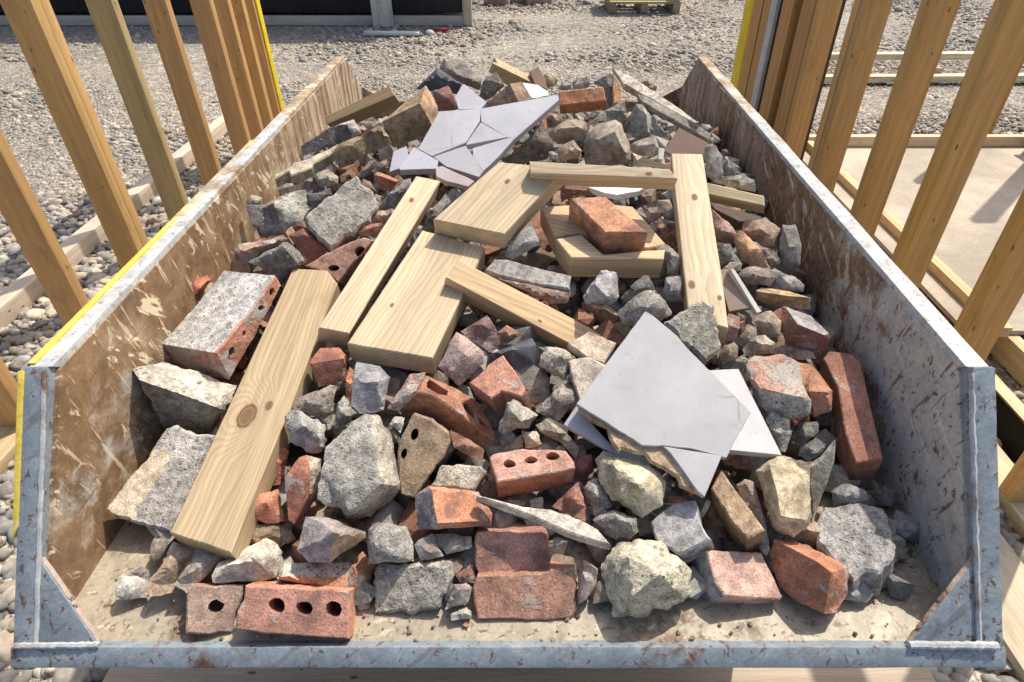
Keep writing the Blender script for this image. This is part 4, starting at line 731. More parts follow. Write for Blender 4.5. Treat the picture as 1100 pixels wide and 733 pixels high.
('P','brick','B',(0.34,0.17,0.12),'long dark red brick standing against the right wall',(0.4846,0.6958,0.7728),(-0.137,-0.9543,-0.2655),(-0.1995,-0.236,0.9511),[(-70,-28),(-15,-15),(66,-17),(113,-11),(105,25),(27,25),(-61,25),(-80,14),(-85,-18)],70,[],0,None,[],None,0.7,[],[]),
('P','concrete_chunk','C',(0.37,0.361,0.348),'large pitted grey concrete disc in the front right corner of the skip',(0.4367,0.5,0.6992),(-0.2253,0.9685,-0.106),(-0.2518,0.0472,0.9666),[(13,50),(-33,50),(-52,44),(-46,23),(-56,7),(-41,-15),(-27,-31),(11,-51),(26,-56),(47,-38),(53,-19),(59,9),(46,27)],55,[],0,None,[],None,1,[],[]),
('F','stone_chunk','S',(0.25,0.245,0.235),'dark grey stone behind the pitted concrete disc',(0.4522,0.5654,0.701),(0.7809,-0.6246,0.0),(-0.4493,-0.5618,0.6946),[(-13,-24,0),(12,-7,0),(23,7,0),(13,17,0),(-12,15,0),(-24,-7,0)],[(2,7,9),(-4,-4,11),(6,-1,7)],[],20,1,None,None,[]),
('P','broken_tile','S',(0.42,0.399,0.326),'upright pale shard between the beige rock and the long dark red brick',(0.3964,0.5581,0.7375),(-0.2878,-0.4754,-0.8314),(-0.3522,-0.7547,0.5535),[(-33,-8),(-18,-18),(5,-13),(32,1),(73,12),(40,9),(-4,9),(-34,8),(-61,1)],16,[],0,None,[],None,0.4,[],[]),
('F','stone_chunk','S',(0.48,0.404,0.272),'large yellow beige rock with sharp edges right of the brown bar',(0.343,0.5355,0.7473),(0.8421,-0.5394,0.0),(-0.3764,-0.5876,0.7162),[(-28,-16,0),(-2,-52,0),(27,-53,0),(38,-30,0),(30,3,0),(17,28,0),(14,44,0),(-20,43,-10),(-36,28,0),(-44,8,0)],[(-28,18,30),(-11,-6,40),(3,-32,40),(30,-25,20)],[(8,10),(10,11),(11,12),(12,1),(12,13)],43,1,None,None,[]),
('F','stone_chunk','S',(0.27,0.265,0.258),'blue grey pebble behind the upright pale shard',(0.4139,0.6271,0.7287),(0.8346,-0.5508,0.0),(-0.4107,-0.6224,0.6662),[(-1,-18,0),(14,-2,0),(16,16,0),(-2,20,0),(-15,-3,0),(-13,-14,0)],[(4,-4,9),(-4,0,6)],[],18,1,None,None,[]),
('F','concrete_chunk','C',(0.22,0.207,0.186),'dark crumbly lump under the large pink brick',(0.4041,0.6468,0.7405),(0.8481,-0.5298,0.0),(-0.4008,-0.6415,0.6541),[(-11,-23,0),(3,-17,0),(20,11,0),(13,25,0),(-8,16,0),(-17,-13,0)],[(-3,-4,7),(5,-2,9),(-1,7,10)],[],19,1,None,None,[]),
('F','concrete_chunk','C',(0.33,0.317,0.29),'grey block at the right tip of the white tile',(0.3613,0.6375,0.757),(0.87,-0.4931,0.0),(-0.3706,-0.6539,0.6596),[(-9,-5,0),(9,-25,0),(18,-27,0),(17,6,0),(1,18,0),(-14,23,0),(-24,11,0)],[(-1,-2,20)],[],20,1,None,None,[]),
('P','broken_tile','L',(0.55,0.55,0.555),'bright white tile corner under the right of the large grey tile',(0.3072,0.6629,0.7761),(0.1656,-0.9662,-0.1977),(-0.2014,-0.2293,0.9523),[(60,-36),(86,26),(-68,26),(-79,-16)],12,[],0,None,[],None,0.1,[],[]),
('P','broken_tile','L',(0.455,0.448,0.458),'large grey tile lying tilted on the rubble right of centre',(0.2036,0.6349,0.8347),(0.5937,0.7016,0.3941),(0.0201,-0.5025,0.8643),[(-97,101),(-92,-1),(-76,-23),(-57,-55),(-40,-99),(35,-95),(39,-81),(63,19),(71,42),(78,91),(77,101)],12,[],0,None,[],None,0.5,[],[]),
('P','broken_tile','L',(0.445,0.44,0.45),'small pointed piece cracked off the bottom of the large grey tile',(0.2105,0.5474,0.7836),(-0.4749,-0.7656,-0.4341),(0.0201,-0.5025,0.8643),[(-3,-29),(8,-9),(26,22),(28,32),(-33,32),(-18,-9),(-7,-41)],14,[],0,None,[],None,0.2,[],[]),
('P','broken_tile','S',(0.42,0.317,0.208),'tan tile backing showing under the lower edge of the large grey tile',(0.1439,0.5711,0.792),(0.9688,-0.2037,-0.1409),(0.0201,-0.5025,0.8643),[(-66,21),(-44,16),(-38,5),(-24,-14),(-20,-6),(12,-6),(22,-14),(57,-23),(64,-36),(97,-41),(65,31),(-37,31),(-87,35)],12,[],0,None,[],None,1,[],[]),
('P','broken_tile','L',(0.4,0.39,0.415),'lowest lavender tile layer under the left corner of the large grey tile',(0.1048,0.6012,0.7872),(0.6786,-0.628,-0.3809),(0.0201,-0.5025,0.8643),[(-14,-22),(27,-10),(69,14),(47,25),(-25,25),(-56,1),(-48,-33)],12,[],0,None,[],None,0.3,[],[]),
('P','broken_tile','S',(0.5,0.404,0.317),'beige slab at the lower end of the diagonal batten',(0.0977,0.7462,0.8252),(0.8941,-0.4106,-0.1785),(0.0,-0.3987,0.9171),[(0,-20),(26,-18),(28,24),(-18,24),(-37,-11)],20,[],0,None,[],None,0.4,[],[]),
('P','broken_tile','S',(0.5,0.433,0.362),'pale curved tile pieces tucked under the left of the large grey tile',(0.0822,0.697,0.8157),(-0.6439,-0.6265,-0.4391),(-0.1,-0.5001,0.8602),[(12,-17),(28,5),(39,22),(-26,22),(-29,13),(-23,-12),(0,-32)],14,[],0,None,[],None,0.6,[],[]),
('F','concrete_chunk','C',(0.44,0.404,0.335),'pale rough concrete chunk below the beige slab',(0.042,0.7203,0.8162),(0.9983,-0.0583,0.0),(-0.0453,-0.776,0.629),[(-25,-5,0),(-12,-15,0),(15,-27,0),(19,-14,0),(20,-2,0),(28,8,0),(2,25,0),(-20,23,0),(-27,7,0)],[(3,11,25),(-8,-6,20)],[],25,1,None,None,[]),
('F','concrete_chunk','C',(0.27,0.255,0.226),'dark grey block under the pale rough concrete chunk',(0.0169,0.7022,0.7804),(0.9997,-0.0241,0.0),(-0.018,-0.7497,0.6615),[(-8,-27,0),(14,-14,0),(15,17,0),(0,34,0),(-21,-9,0)],[(2,11,15)],[],21,1,None,None,[]),
('F','broken_brick','C',(0.33,0.289,0.262),'rounded grey brick end left of the tile layers',(0.0441,0.6686,0.7811),(0.9978,-0.0659,0.0),(-0.0484,-0.733,0.6785),[(-18,-21,0),(1,-26,0),(11,-11,0),(25,3,0),(21,22,0),(5,32,-5),(-12,13,0),(-34,-11,0)],[(-3,6,22),(-10,-9,12)],[],25,1,None,None,[]),
('F','stone_chunk','S',(0.38,0.337,0.262),'long beige stone sloping towards the three hole brick',(0.0419,0.6281,0.7547),(0.9978,-0.0665,0.0),(-0.0464,-0.6968,0.7158),[(-28,6,0),(5,-10,0),(27,-30,0),(32,-13,0),(12,5,0),(-16,27,0),(-33,15,0)],[(-1,6,20)],[],21,1,None,None,[]),
('F','concrete_chunk','C',(0.46,0.433,0.353),'pale triangular concrete lump above the three hole brick',(-0.0189,0.6317,0.786),(0.9996,0.0299,-0.0),(0.0215,-0.7169,0.6968),[(-15,-23,0),(4,-14,0),(17,-11,0),(33,5,0),(-3,29,0),(-13,26,0),(-23,-12,0)],[(-5,10,30),(8,-3,30)],[(5,7),(7,8),(8,3)],24,1,None,None,[]),
('F','stone_chunk','S',(0.5,0.452,0.353),'small cream cube behind the three hole brick',(0.0034,0.6216,0.7572),(1.0,-0.0055,0.0),(-0.0038,-0.6951,0.7189),[(-8,-14,0),(14,-7,0),(8,11,0),(-13,10,0)],[(2,-1,15)],[],18,1,None,None,[]),
('F','stone_chunk','S',(0.31,0.289,0.249),'grey wedge left of the small cream cube',(-0.0202,0.6186,0.7458),(0.9995,0.0326,-0.0),(0.0224,-0.6869,0.7264),[(-6,-8,0),(13,-2,0),(10,15,0),(-17,-4,0)],[(-4,0,6),(4,-1,4)],[],18,1,None,None,[]),
('F','stone_chunk','S',(0.34,0.308,0.262),'grey brown stone touching the back of the three hole brick',(0.0276,0.6186,0.7408),(0.999,-0.0445,0.0),(-0.0305,-0.684,0.7289),[(-14,-7,0),(27,-5,0),(21,5,0),(-9,7,0),(-26,0,0)],[(-1,-4,5),(2,3,7)],[],18,1,None,None,[]),
('P','perforated_brick','B',(0.5,0.29,0.22),'red half brick with three holes in its top in the middle of the heap',(0.006,0.5625,0.7741),(-0.9863,-0.157,-0.0504),(0.0046,-0.332,0.9433),[(52,20),(-18,20),(-54,18),(-54,8),(-47,-9),(12,-21),(51,-21),(57,-16)],60,[[(23,-1),(25,2),(30,3),(35,3),(39,0),(40,-4),(38,-7),(33,-9),(28,-8),(24,-5)],[(-6,-2),(-4,1),(1,2),(6,1),(10,-1),(11,-5),(9,-7),(4,-9),(-1,-8),(-5,-5)],[(-36,-2),(-34,1),(-29,2),(-23,1),(-19,-2),(-18,-5),(-20,-8),(-25,-10),(-31,-9),(-35,-6)]],50,(0.4,0.17,0.1),[0,7,1],None,0.6,[],[]),
('F','stone_chunk','S',(0.36,0.346,0.299),'greenish stone under the front of the three hole brick',(0.0098,0.5417,0.7144),(0.9998,-0.0181,0.0),(-0.0112,-0.6199,0.7846),[(-9,-7,0),(10,-6,0),(9,8,0),(-10,5,0)],[(-2,1,4),(2,0,3)],[],18,1,None,None,[]),
('F','stone_chunk','S',(0.38,0.346,0.308),'small pale chip just under the left of the three hole brick',(-0.0118,0.5449,0.7105),(0.9998,0.0217,-0.0),(0.0134,-0.62,0.7845),[(-3,-3,0),(9,-4,0),(10,3,0),(-16,4,0)],[(0,-2,2),(0,2,2)],[],18,1,None,None,[]),
('F','broken_brick','B',(0.36,0.18,0.13),'red brick wedge below the right of the three hole brick',(0.0573,0.531,0.7256),(0.9942,-0.1073,0.0),(-0.0666,-0.6172,0.784),[(-3,-14,0),(19,-19,0),(19,-1,0),(7,31,0),(-15,9,0),(-26,-5,0)],[(3,7,20)],[],20,1,None,None,[]),
('F','concrete_chunk','C',(0.31,0.289,0.253),'grey block left of the yellow stained rock',(0.0912,0.5452,0.7247),(0.9863,-0.165,0.0),(-0.1045,-0.6248,0.7738),[(-6,-17,0),(3,-29,0),(23,-10,0),(3,25,0),(-6,24,0),(-17,9,0)],[(-2,4,20)],[],20,1,None,None,[]),
('F','concrete_chunk','C',(0.33,0.313,0.281),'grey block below the yellow stained rock',(0.1201,0.5037,0.7175),(0.9728,-0.2318,0.0),(-0.1401,-0.588,0.7966),[(-15,-18,0),(14,-13,0),(24,-3,0),(23,15,0),(-10,19,0),(-37,0,0)],[(-6,10,25),(14,3,20)],[],23,1,None,None,[]),
('F','broken_brick','B',(0.24,0.12,0.1),'dark maroon brick end left of the yellow stained rock',(0.0767,0.5964,0.721),(0.9918,-0.1275,0.0),(-0.0845,-0.6576,0.7486),[(-11,-17,0),(2,-19,0),(17,-1,0),(12,23,0),(-19,14,0)],[(1,-5,10),(6,3,11),(-7,0,8)],[],19,1,None,None,[]),
('F','stone_chunk','S',(0.46,0.414,0.29),'yellow stained rough rock under the large grey tile',(0.1368,0.5496,0.7487),(0.9704,-0.2415,0.0),(-0.1584,-0.6368,0.7546),[(-38,-10,0),(-21,-27,0),(2,-37,0),(22,-43,0),(45,-22,0),(45,6,0),(36,19,0),(22,28,0),(-19,34,0),(-42,34,0),(-55,21,0)],[(-24,17,25),(10,-1,40),(-9,-14,30)],[],43,1.5,None,None,[]),
('P','concrete_chunk','S',(0.36,0.351,0.348),'blue grey flat stone with a paler chipped corner above the front edge',(0.1982,0.4984,0.726),(-0.899,-0.1818,-0.3983),(-0.3454,-0.2647,0.9004),[(39,6),(20,32),(-25,32),(-24,25),(-23,5),(-31,-23),(-6,-30),(14,-27),(35,-20)],45,[],0,None,[],None,0.7,[],[]),
('P','broken_brick','S',(0.44,0.317,0.199),'brown bar with a sunlit top pointing out from under the large grey tile',(0.2688,0.5118,0.7395),(0.3835,-0.9117,-0.1474),(-0.2618,-0.2603,0.9294),[(16,-13),(38,-9),(40,16),(-54,16),(-40,-11)],60,[],0,(0.33,0.21,0.12),[1,0,4],None,0.7,[],[]),
('F','broken_brick','S',(0.31,0.26,0.213),'thin grey brown slab right beside the brown bar',(0.3043,0.5179,0.7142),(0.8622,-0.5066,0.0),(-0.3338,-0.5681,0.7522),[(15,-37,0),(27,-42,0),(29,-33,0),(11,0,0),(-18,43,0),(-30,42,0),(-38,31,0)],[(-24,35,12),(9,-13,10)],[],25,0.6,None,None,[]),
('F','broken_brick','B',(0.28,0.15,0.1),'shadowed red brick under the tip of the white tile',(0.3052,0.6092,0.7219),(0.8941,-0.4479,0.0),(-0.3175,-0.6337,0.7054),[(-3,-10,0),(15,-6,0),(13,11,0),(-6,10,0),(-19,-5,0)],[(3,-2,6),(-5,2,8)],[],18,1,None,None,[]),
('P','perforated_brick','M',(0.47,0.23,0.155),'big brick with a grey mortar top and a row of holes near the left wall',(-0.45,0.8196,0.8183),(0.3293,0.8898,0.3161),(0.9078,-0.3904,0.1532),[(-91,-30),(-5,-20),(87,-5),(89,16),(-4,16),(-76,22)],125,[[(-55,-7),(-59,-7),(-63,-6),(-64,-3),(-63,1),(-59,4),(-54,5),(-50,3),(-49,0),(-51,-4)],[(-19,-3),(-23,-4),(-26,-4),(-26,-2),(-25,0),(-23,3),(-19,4),(-17,3),(-16,2),(-17,-1)],[(36,-3),(33,-4),(30,-3),(27,0),(26,4),(27,7),(30,8),(33,6),(36,3),(37,-1)],[(67,-1),(62,-2),(58,-1),(57,3),(58,6),(62,9),(67,10),(71,8),(72,5),(71,1)]],50,(0.47,0.46,0.44),[4,3],'C',0.8,[],[]),
('F','broken_brick','B',(0.5,0.21,0.12),'bright orange brick corner between the left wall and the mortar topped brick',(-0.584,0.9368,0.8171),(0.8486,0.529,-0.0),(0.4678,-0.7504,0.4669),[(-17,-19,0),(3,-11,0),(29,12,0),(-2,14,0),(-13,4,0)],[(-1,3,6),(0,-4,10)],[],18,1,None,None,[]),
('F','concrete_chunk','C',(0.29,0.274,0.244),'wide grey block with cream patches under the mortar topped brick',(-0.5191,0.6959,0.7668),(0.8015,0.598,-0.0),(0.4831,-0.6476,0.5893),[(-45,49,20),(-45,-28,-50),(-25,-47,-60),(2,-69,-60),(15,-73,-60),(42,-46,-30),(54,-30,0),(70,-9,-10),(26,36,-25),(-9,65,-30),(-26,67,-20),(-49,68,-10)],[(-7,12,30),(28,-24,30),(42,-39,20)],[(0,12),(12,13),(13,14)],50,1,(0.54,0.5,0.42),'C',[[(-49,68),(-25,67),(-8,64),(26,36),(70,-9),(54,-30),(29,-25),(-7,12),(-46,50)]]),
('P','concrete_chunk','C',(0.44,0.418,0.38),'large tan and grey block under the lower end of the knotty plank',(-0.5159,0.5899,0.7278),(-0.19,-0.8558,-0.4811),(0.1009,-0.5044,0.8575),[(77,-3),(79,43),(16,47),(-59,47),(-59,21),(-65,-9),(-58,-22),(-25,-27),(26,-42),(69,-55)],85,[],0,(0.54,0.46,0.345),[],'S',0.8,[],[[(69,-55),(25,-42),(-26,-26),(-24,0),(-8,0),(16,-6),(40,-6),(57,-14),(77,-9)]]),
('F','stone_chunk','S',(0.42,0.394,0.344),'small white stone on the skip floor in the front left corner',(-0.5076,0.4415,0.6723),(0.6563,0.7545,-0.0),(0.5122,-0.4455,0.7343),[(-20,-2,0),(-4,-16,0),(10,-21,0),(18,-4,0),(11,9,0),(-1,20,0),(-12,14,0)],[(0,7,8),(-4,-5,7),(5,-2,7)],[],18,1,None,None,[]),
('F','stone_chunk','S',(0.38,0.279,0.195),'rusty brown slab leaning under the knotty plank',(-0.4605,0.454,0.6868),(0.7021,0.7121,-0.0),(0.4784,-0.4716,0.7408),[(-27,-12,0),(-4,-26,0),(-1,-15,0),(41,8,0),(22,31,0),(-1,14,0),(-27,0,0)],[(2,6,15)],[],24,1,None,None,[]),
('F','stone_chunk','S',(0.36,0.327,0.281),'grey brown slab leaning beside the front left brick',(-0.4229,0.4556,0.6914),(0.7329,0.6803,-0.0),(0.4486,-0.4833,0.7517),[(-23,-19,0),(-7,-15,0),(33,-1,0),(21,19,0),(9,18,0),(-32,-1,0)],[(1,2,15)],[],22,1,None,None,[]),
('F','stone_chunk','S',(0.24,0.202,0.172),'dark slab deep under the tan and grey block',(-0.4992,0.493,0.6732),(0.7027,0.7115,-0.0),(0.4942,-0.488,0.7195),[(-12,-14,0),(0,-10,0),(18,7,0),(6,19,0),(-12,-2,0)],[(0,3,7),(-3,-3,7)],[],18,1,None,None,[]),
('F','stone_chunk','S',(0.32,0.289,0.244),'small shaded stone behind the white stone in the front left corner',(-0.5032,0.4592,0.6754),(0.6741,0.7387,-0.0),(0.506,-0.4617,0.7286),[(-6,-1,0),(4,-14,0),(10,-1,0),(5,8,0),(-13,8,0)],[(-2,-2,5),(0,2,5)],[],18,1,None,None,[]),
('F','stone_chunk','S',(0.54,0.491,0.407),'whitish rough rock behind the front left perforated brick',(-0.3578,0.4631,0.6932),(0.7913,0.6114,-0.0),(0.3899,-0.5047,0.7702),[(-46,1,0),(2,-27,0),(21,-33,0),(38,-16,0),(41,-7,0),(28,19,0),(10,20,0),(-15,16,0),(-30,19,0),(-45,7,0)],[(6,3,30),(-23,11,20)],[],32,1,None,None,[]),
('F','broken_brick','M',(0.5,0.24,0.14),'orange brick with a mortar top just behind the front perforated brick',(-0.243,0.4509,0.6775),(0.8803,0.4744,-0.0),(0.2744,-0.5091,0.8158),[(5,-19,0),(11,-47,0),(23,-49,0),(41,-6,0),(41,3,-10),(19,15,-10),(-9,26,-10),(-56,47,-10),(-70,31,0)],[(-63,30,10),(24,-6,22)],[(4,10),(10,1)],37,0.7,(0.5,0.46,0.38),'C',[[(-71,31),(-55,47),(19,15),(13,-3),(-64,30)]]),
('P','perforated_brick','B',(0.4,0.28,0.22),'left broken part of the perforated brick on the front lip',(-0.3873,0.4101,0.6731),(0.9389,0.1715,-0.2983),(0.3416,-0.5686,0.7483),[(-28,-25),(-2,-27),(23,-25),(23,-15),(23,0),(28,15),(27,30),(-29,30),(-34,24),(-31,-6)],95,[[(9,8),(9,3),(6,-1),(0,-3),(-5,-2),(-9,2),(-9,7),(-6,11),(-1,13),(5,11)]],60,(0.52,0.25,0.16),[6],None,1,[],[]),
('P','perforated_brick','B',(0.42,0.22,0.165),'right part of the perforated brick with three round holes on the front lip',(-0.2999,0.3969,0.689),(0.9969,0.0089,-0.0779),(0.0668,-0.6171,0.784),[(-45,15),(-50,2),(-49,-18),(-32,-20),(-8,-22),(47,-24),(86,-25),(80,29),(18,31),(-46,31)],100,[[(6,10),(5,5),(0,1),(-6,1),(-12,4),(-15,9),(-14,14),(-9,18),(-2,18),(3,15)],[(39,8),(38,3),(33,0),(26,0),(21,3),(18,8),(19,13),(24,16),(31,16),(36,13)],[(73,8),(72,2),(67,-1),(61,-2),(55,2),(53,8),(54,13),(59,17),(65,17),(70,14)]],70,(0.56,0.27,0.17),[8,7,6],None,0.8,[],[]),
('P','concrete_chunk','C',(0.38,0.351,0.299),'square rough grey block standing on the lip right of the perforated brick',(-0.1514,0.4341,0.6766),(0.9941,-0.042,0.1002),(-0.0998,-0.7184,0.6885),[(-48,-30),(-21,-27),(6,-26),(43,-22),(54,17),(52,33),(-39,33),(-46,23)],80,[],0,None,[],None,1.5,[],[]),
('F','broken_brick','S',(0.3,0.26,0.253),'purple grey block with a brown broken side above the front row',(-0.2534,0.4747,0.7268),(0.8822,0.4709,-0.0),(0.294,-0.5508,0.7811),[(-39,3,0),(-29,-16,0),(-8,-26,10),(44,-16,-10),(46,-9,-10),(9,26,-10),(-18,38,0)],[(8,6,40),(-3,25,15)],[(7,2),(7,8),(8,6)],34,0.5,(0.33,0.23,0.17),'S',[[(8,6),(46,-8),(45,-17),(-9,-28)]]),
('F','concrete_chunk','C',(0.37,0.346,0.308),'small square grey block above the rough grey block',(-0.1785,0.4764,0.719),(0.9365,0.3507,-0.0),(0.2099,-0.5605,0.8011),[(-26,6,0),(-30,-18,0),(6,-28,0),(25,-32,0),(29,-17,0),(28,13,0),(2,25,0),(-12,29,-10),(-21,23,0)],[(-1,22,15),(15,10,25),(6,-23,25),(-19,7,20)],[(9,10),(10,11),(9,12)],30,0.7,None,None,[]),
('F','stone_chunk','S',(0.29,0.284,0.299),'small blue grey stone right of the small square grey block',(-0.1294,0.4731,0.7097),(0.9645,0.2639,-0.0),(0.1529,-0.5587,0.8152),[(-11,-13,0),(18,-12,0),(9,18,0),(-16,8,0)],[(3,-5,15)],[],18,1,None,None,[]),
('F','stone_chunk','S',(0.34,0.298,0.244),'brown grey stone with a white tip under the orange faced brick',(-0.0947,0.4834,0.7025),(0.9813,0.1923,-0.0),(0.1109,-0.5661,0.8169),[(-15,-11,0),(0,-10,0),(20,-6,0),(22,8,0),(-27,18,0)],[(0,5,8),(-3,-5,6),(4,0,6)],[],18,1,None,None,[]),
('F','stone_chunk','S',(0.36,0.322,0.29),'small triangular stone left of the two stacked bricks',(-0.0854,0.4297,0.6796),(0.9808,0.195,-0.0),(0.1013,-0.5096,0.8544),[(6,-11,0),(15,4,0),(8,11,0),(-7,12,0),(-21,-15,0)],[(-2,4,15)],[],18,1,None,None,[]),
('F','stone_chunk','S',(0.33,0.298,0.253),'low flat stone on the lip floor left of the two stacked bricks',(-0.0818,0.4124,0.6624),(0.9809,0.1945,-0.0),(0.0963,-0.4857,0.8688),[(-13,-4,0),(12,-8,0),(12,2,0),(5,9,0),(-15,2,0)],[(-2,0,5),(3,0,6)],[],18,1,None,None,[]),
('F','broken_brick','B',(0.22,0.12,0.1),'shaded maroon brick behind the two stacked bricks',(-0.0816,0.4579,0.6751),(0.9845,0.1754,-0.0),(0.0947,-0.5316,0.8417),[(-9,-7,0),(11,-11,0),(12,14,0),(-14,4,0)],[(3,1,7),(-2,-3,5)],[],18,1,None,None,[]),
('P','brick','B',(0.36,0.195,0.155),'upper purple red brick of the two stacked bricks at the front',(-0.0205,0.4763,0.6987),(0.9993,0.0374,0.01),(0.0201,-0.7218,0.6918),[(-50,-16),(-45,-27),(-14,-25),(22,-28),(48,-24),(48,-1),(46,22),(39,25),(0,26),(-45,26),(-49,21)],80,[],0,None,[],None,0.9,[],[]),
('P','brick','B',(0.41,0.23,0.16),'lower red brown brick of the two stacked bricks on the front lip',(-0.0067,0.4306,0.6742),(0.0453,-0.6905,-0.7219),(0.0201,-0.7218,0.6918),[(7,-64),(26,-59),(28,-22),(32,22),(31,59),(22,67),(-30,67),(-30,35),(-26,32),(-26,-13),(-27,-58),(-8,-64)],80,[],0,None,[],None,1.1,[],[]),
('F','stone_chunk','M',(0.4,0.32,0.27),'pinkish mortar lump between the stacked bricks and the cream boulder',(0.0728,0.4441,0.684),(0.9868,-0.1617,0.0),(-0.0861,-0.5252,0.8466),[(-7,-28,0),(1,-25,0),(14,-1,0),(13,16,0),(-6,26,0),(-14,13,0)],[(-2,4,20)],[],18,1,None,None,[]),
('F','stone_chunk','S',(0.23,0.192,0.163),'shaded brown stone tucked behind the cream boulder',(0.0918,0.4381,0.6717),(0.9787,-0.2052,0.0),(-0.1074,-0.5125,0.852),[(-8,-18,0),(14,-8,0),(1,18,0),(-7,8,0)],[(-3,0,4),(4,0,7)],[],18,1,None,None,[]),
('F','concrete_chunk','C',(0.52,0.481,0.371),'large cream boulder of old mortar on the front lip',(0.1445,0.4435,0.6911),(0.9508,-0.3097,0.0),(-0.1703,-0.5227,0.8354),[(-51,-10,0),(-39,-32,0),(-26,-52,0),(-2,-51,0),(14,-41,0),(28,-28,0),(53,-14,0),(57,-4,0),(53,23,0),(47,32,0),(22,40,0),(0,49,0),(-18,44,0),(-34,33,0),(-53,15,0),(-58,4,0)],[(-21,18,40),(19,11,55),(-8,-22,45),(40,-5,30)],[(16,17),(17,18),(17,19)],53,1.8,None,None,[]),
('P','brick','B',(0.54,0.36,0.29),'pinkish half brick with a grey left end on the front lip',(0.277,0.45,0.6892),(-0.9781,-0.0585,0.1997),(0.2078,-0.3243,0.9228),[(45,13),(35,28),(-41,28),(-45,24),(-35,-8),(-28,-29),(17,-28),(51,-27)],75,[],0,(0.36,0.36,0.39),[0,7],'S',0.7,[],[]),
('F','broken_brick','B',(0.41,0.185,0.11),'red orange broken brick on the right of the front lip',(0.3601,0.4464,0.6904),(0.7783,-0.6279,0.0),(-0.3947,-0.4892,0.7777),[(-30,-31,0),(-6,-38,0),(27,-32,10),(39,-24,0),(41,1,-10),(35,21,-10),(30,32,-10),(6,32,-20),(-36,29,-20),(-58,17,10),(-56,-4,0)],[(-3,18,35),(15,15,40)],[(9,11),(11,12),(12,6),(12,2)],44,0.8,None,None,[]),
('F','concrete_chunk','C',(0.36,0.342,0.299),'big speckled concrete block with a pale right edge left of centre',(-0.2273,0.5557,0.766),(0.9256,0.3785,-0.0),(0.2603,-0.6365,0.7261),[(-32,-46,0),(-29,-56,-15),(1,-68,-35),(39,-51,-35),(50,-38,-25),(54,34,-30),(46,66,-25),(27,74,-10),(-7,57,-5),(-32,41,5),(-45,12,10),(-58,-22,10)],[(28,28,25),(23,-25,40),(-22,-48,22)],[(7,12),(12,13),(13,4),(13,14),(14,1)],60,0.9,(0.52,0.475,0.38),'C',[[(34,72),(45,65),(52,32),(49,-37),(24,-27),(29,29)],[(49,-37),(38,-50),(1,-67),(-22,-49),(24,-27)]]),  # right facet colour holds both beige stone and the sunlight on it
('P','perforated_brick','B',(0.33,0.25,0.165),'brown perforated brick with two holes right of the big speckled block',(-0.1482,0.5941,0.7544),(0.4609,0.6423,0.6123),(0.1005,-0.7233,0.6831),[(-29,23),(-62,0),(-59,-19),(-26,-22),(8,-27),(33,-27),(44,-17),(48,13),(45,38),(-2,38)],60,[[(20,17),(14,18),(10,20),(10,23),(13,26),(18,28),(24,28),(28,26),(28,22),(25,19)],[(-10,19),(-15,19),(-18,20),(-19,22),(-16,25),(-12,27),(-7,27),(-4,26),(-3,23),(-6,21)]],45,None,[],None,1.2,[],[]),
('F','stone_chunk','S',(0.6,0.568,0.516),'tiny white chip between the speckled block and the brown perforated brick',(-0.1912,0.6462,0.764),(0.9589,0.2837,-0.0),(0.2063,-0.6974,0.6864),[(2,-15,0),(12,5,0),(-1,10,0),(-13,0,0)],[(4,0,5),(-3,1,6)],[],18,1,None,None,[]),
('F','stone_chunk','S',(0.24,0.212,0.181),'small dark stone under the tiny white chip',(-0.1949,0.6375,0.7459),(0.9563,0.2924,-0.0),(0.2087,-0.6826,0.7004),[(-6,-10,0),(6,-9,0),(7,8,0),(-8,11,0)],[(0,-2,5),(-1,3,4)],[],18,1,None,None,[]),
('F','concrete_chunk','C',(0.45,0.438,0.398),'pale crackled stone right of the knotty plank',(-0.3159,0.6233,0.7679),(0.892,0.4521,-0.0),(0.3353,-0.6615,0.6708),[(-25,-2,0),(-3,-34,0),(13,-35,0),(25,-11,0),(26,2,0),(0,32,0),(-11,35,0),(-26,12,0)],[(2,8,25),(14,-12,20)],[],29,1.5,None,None,[]),
('F','concrete_chunk','C',(0.31,0.274,0.235),'brown grey triangular chunk above the pale crackled stone',(-0.3176,0.6775,0.7699),(0.9054,0.4245,-0.0),(0.3247,-0.6926,0.6441),[(-32,2,0),(-14,-9,0),(11,-33,0),(18,-24,0),(41,19,0),(33,23,0),(-21,17,0),(-34,6,0)],[(-1,2,25)],[],28,1,None,None,[]),
('F','concrete_chunk','C',(0.33,0.308,0.272),'small grey wedge above the big speckled block',(-0.2717,0.6589,0.7655),(0.9245,0.3812,-0.0),(0.2847,-0.6905,0.6649),[(-14,-20,0),(9,-13,0),(23,-2,0),(7,27,0),(-4,22,0),(-21,-13,0)],[(1,4,20)],[],20,1,None,None,[]),
('F','broken_brick','B',(0.36,0.155,0.1),'square red brick end below the narrow pale plank',(-0.3059,0.7408,0.7984),(0.9243,0.3816,-0.0),(0.3052,-0.7392,0.6003),[(-24,-31,0),(18,-31,0),(27,6,0),(19,21,-10),(-9,27,-10),(-30,9,0)],[(21,3,15),(-26,6,10)],[(5,7),(7,6),(6,2)],30,0.6,None,None,[]),
('F','broken_brick','S',(0.4,0.39,0.398),'blue grey rendered brick under the end of the wide grained board',(-0.2384,0.6901,0.7882),(0.9452,0.3266,-0.0),(0.2503,-0.7245,0.6422),[(-29,-16,0),(-19,-30,0),(0,-34,0),(16,-33,0),(34,12,-10),(24,32,-10),(-8,45,-5),(-17,25,0)],[(15,10,20),(-7,14,10)],[],34,0.4,None,None,[]),
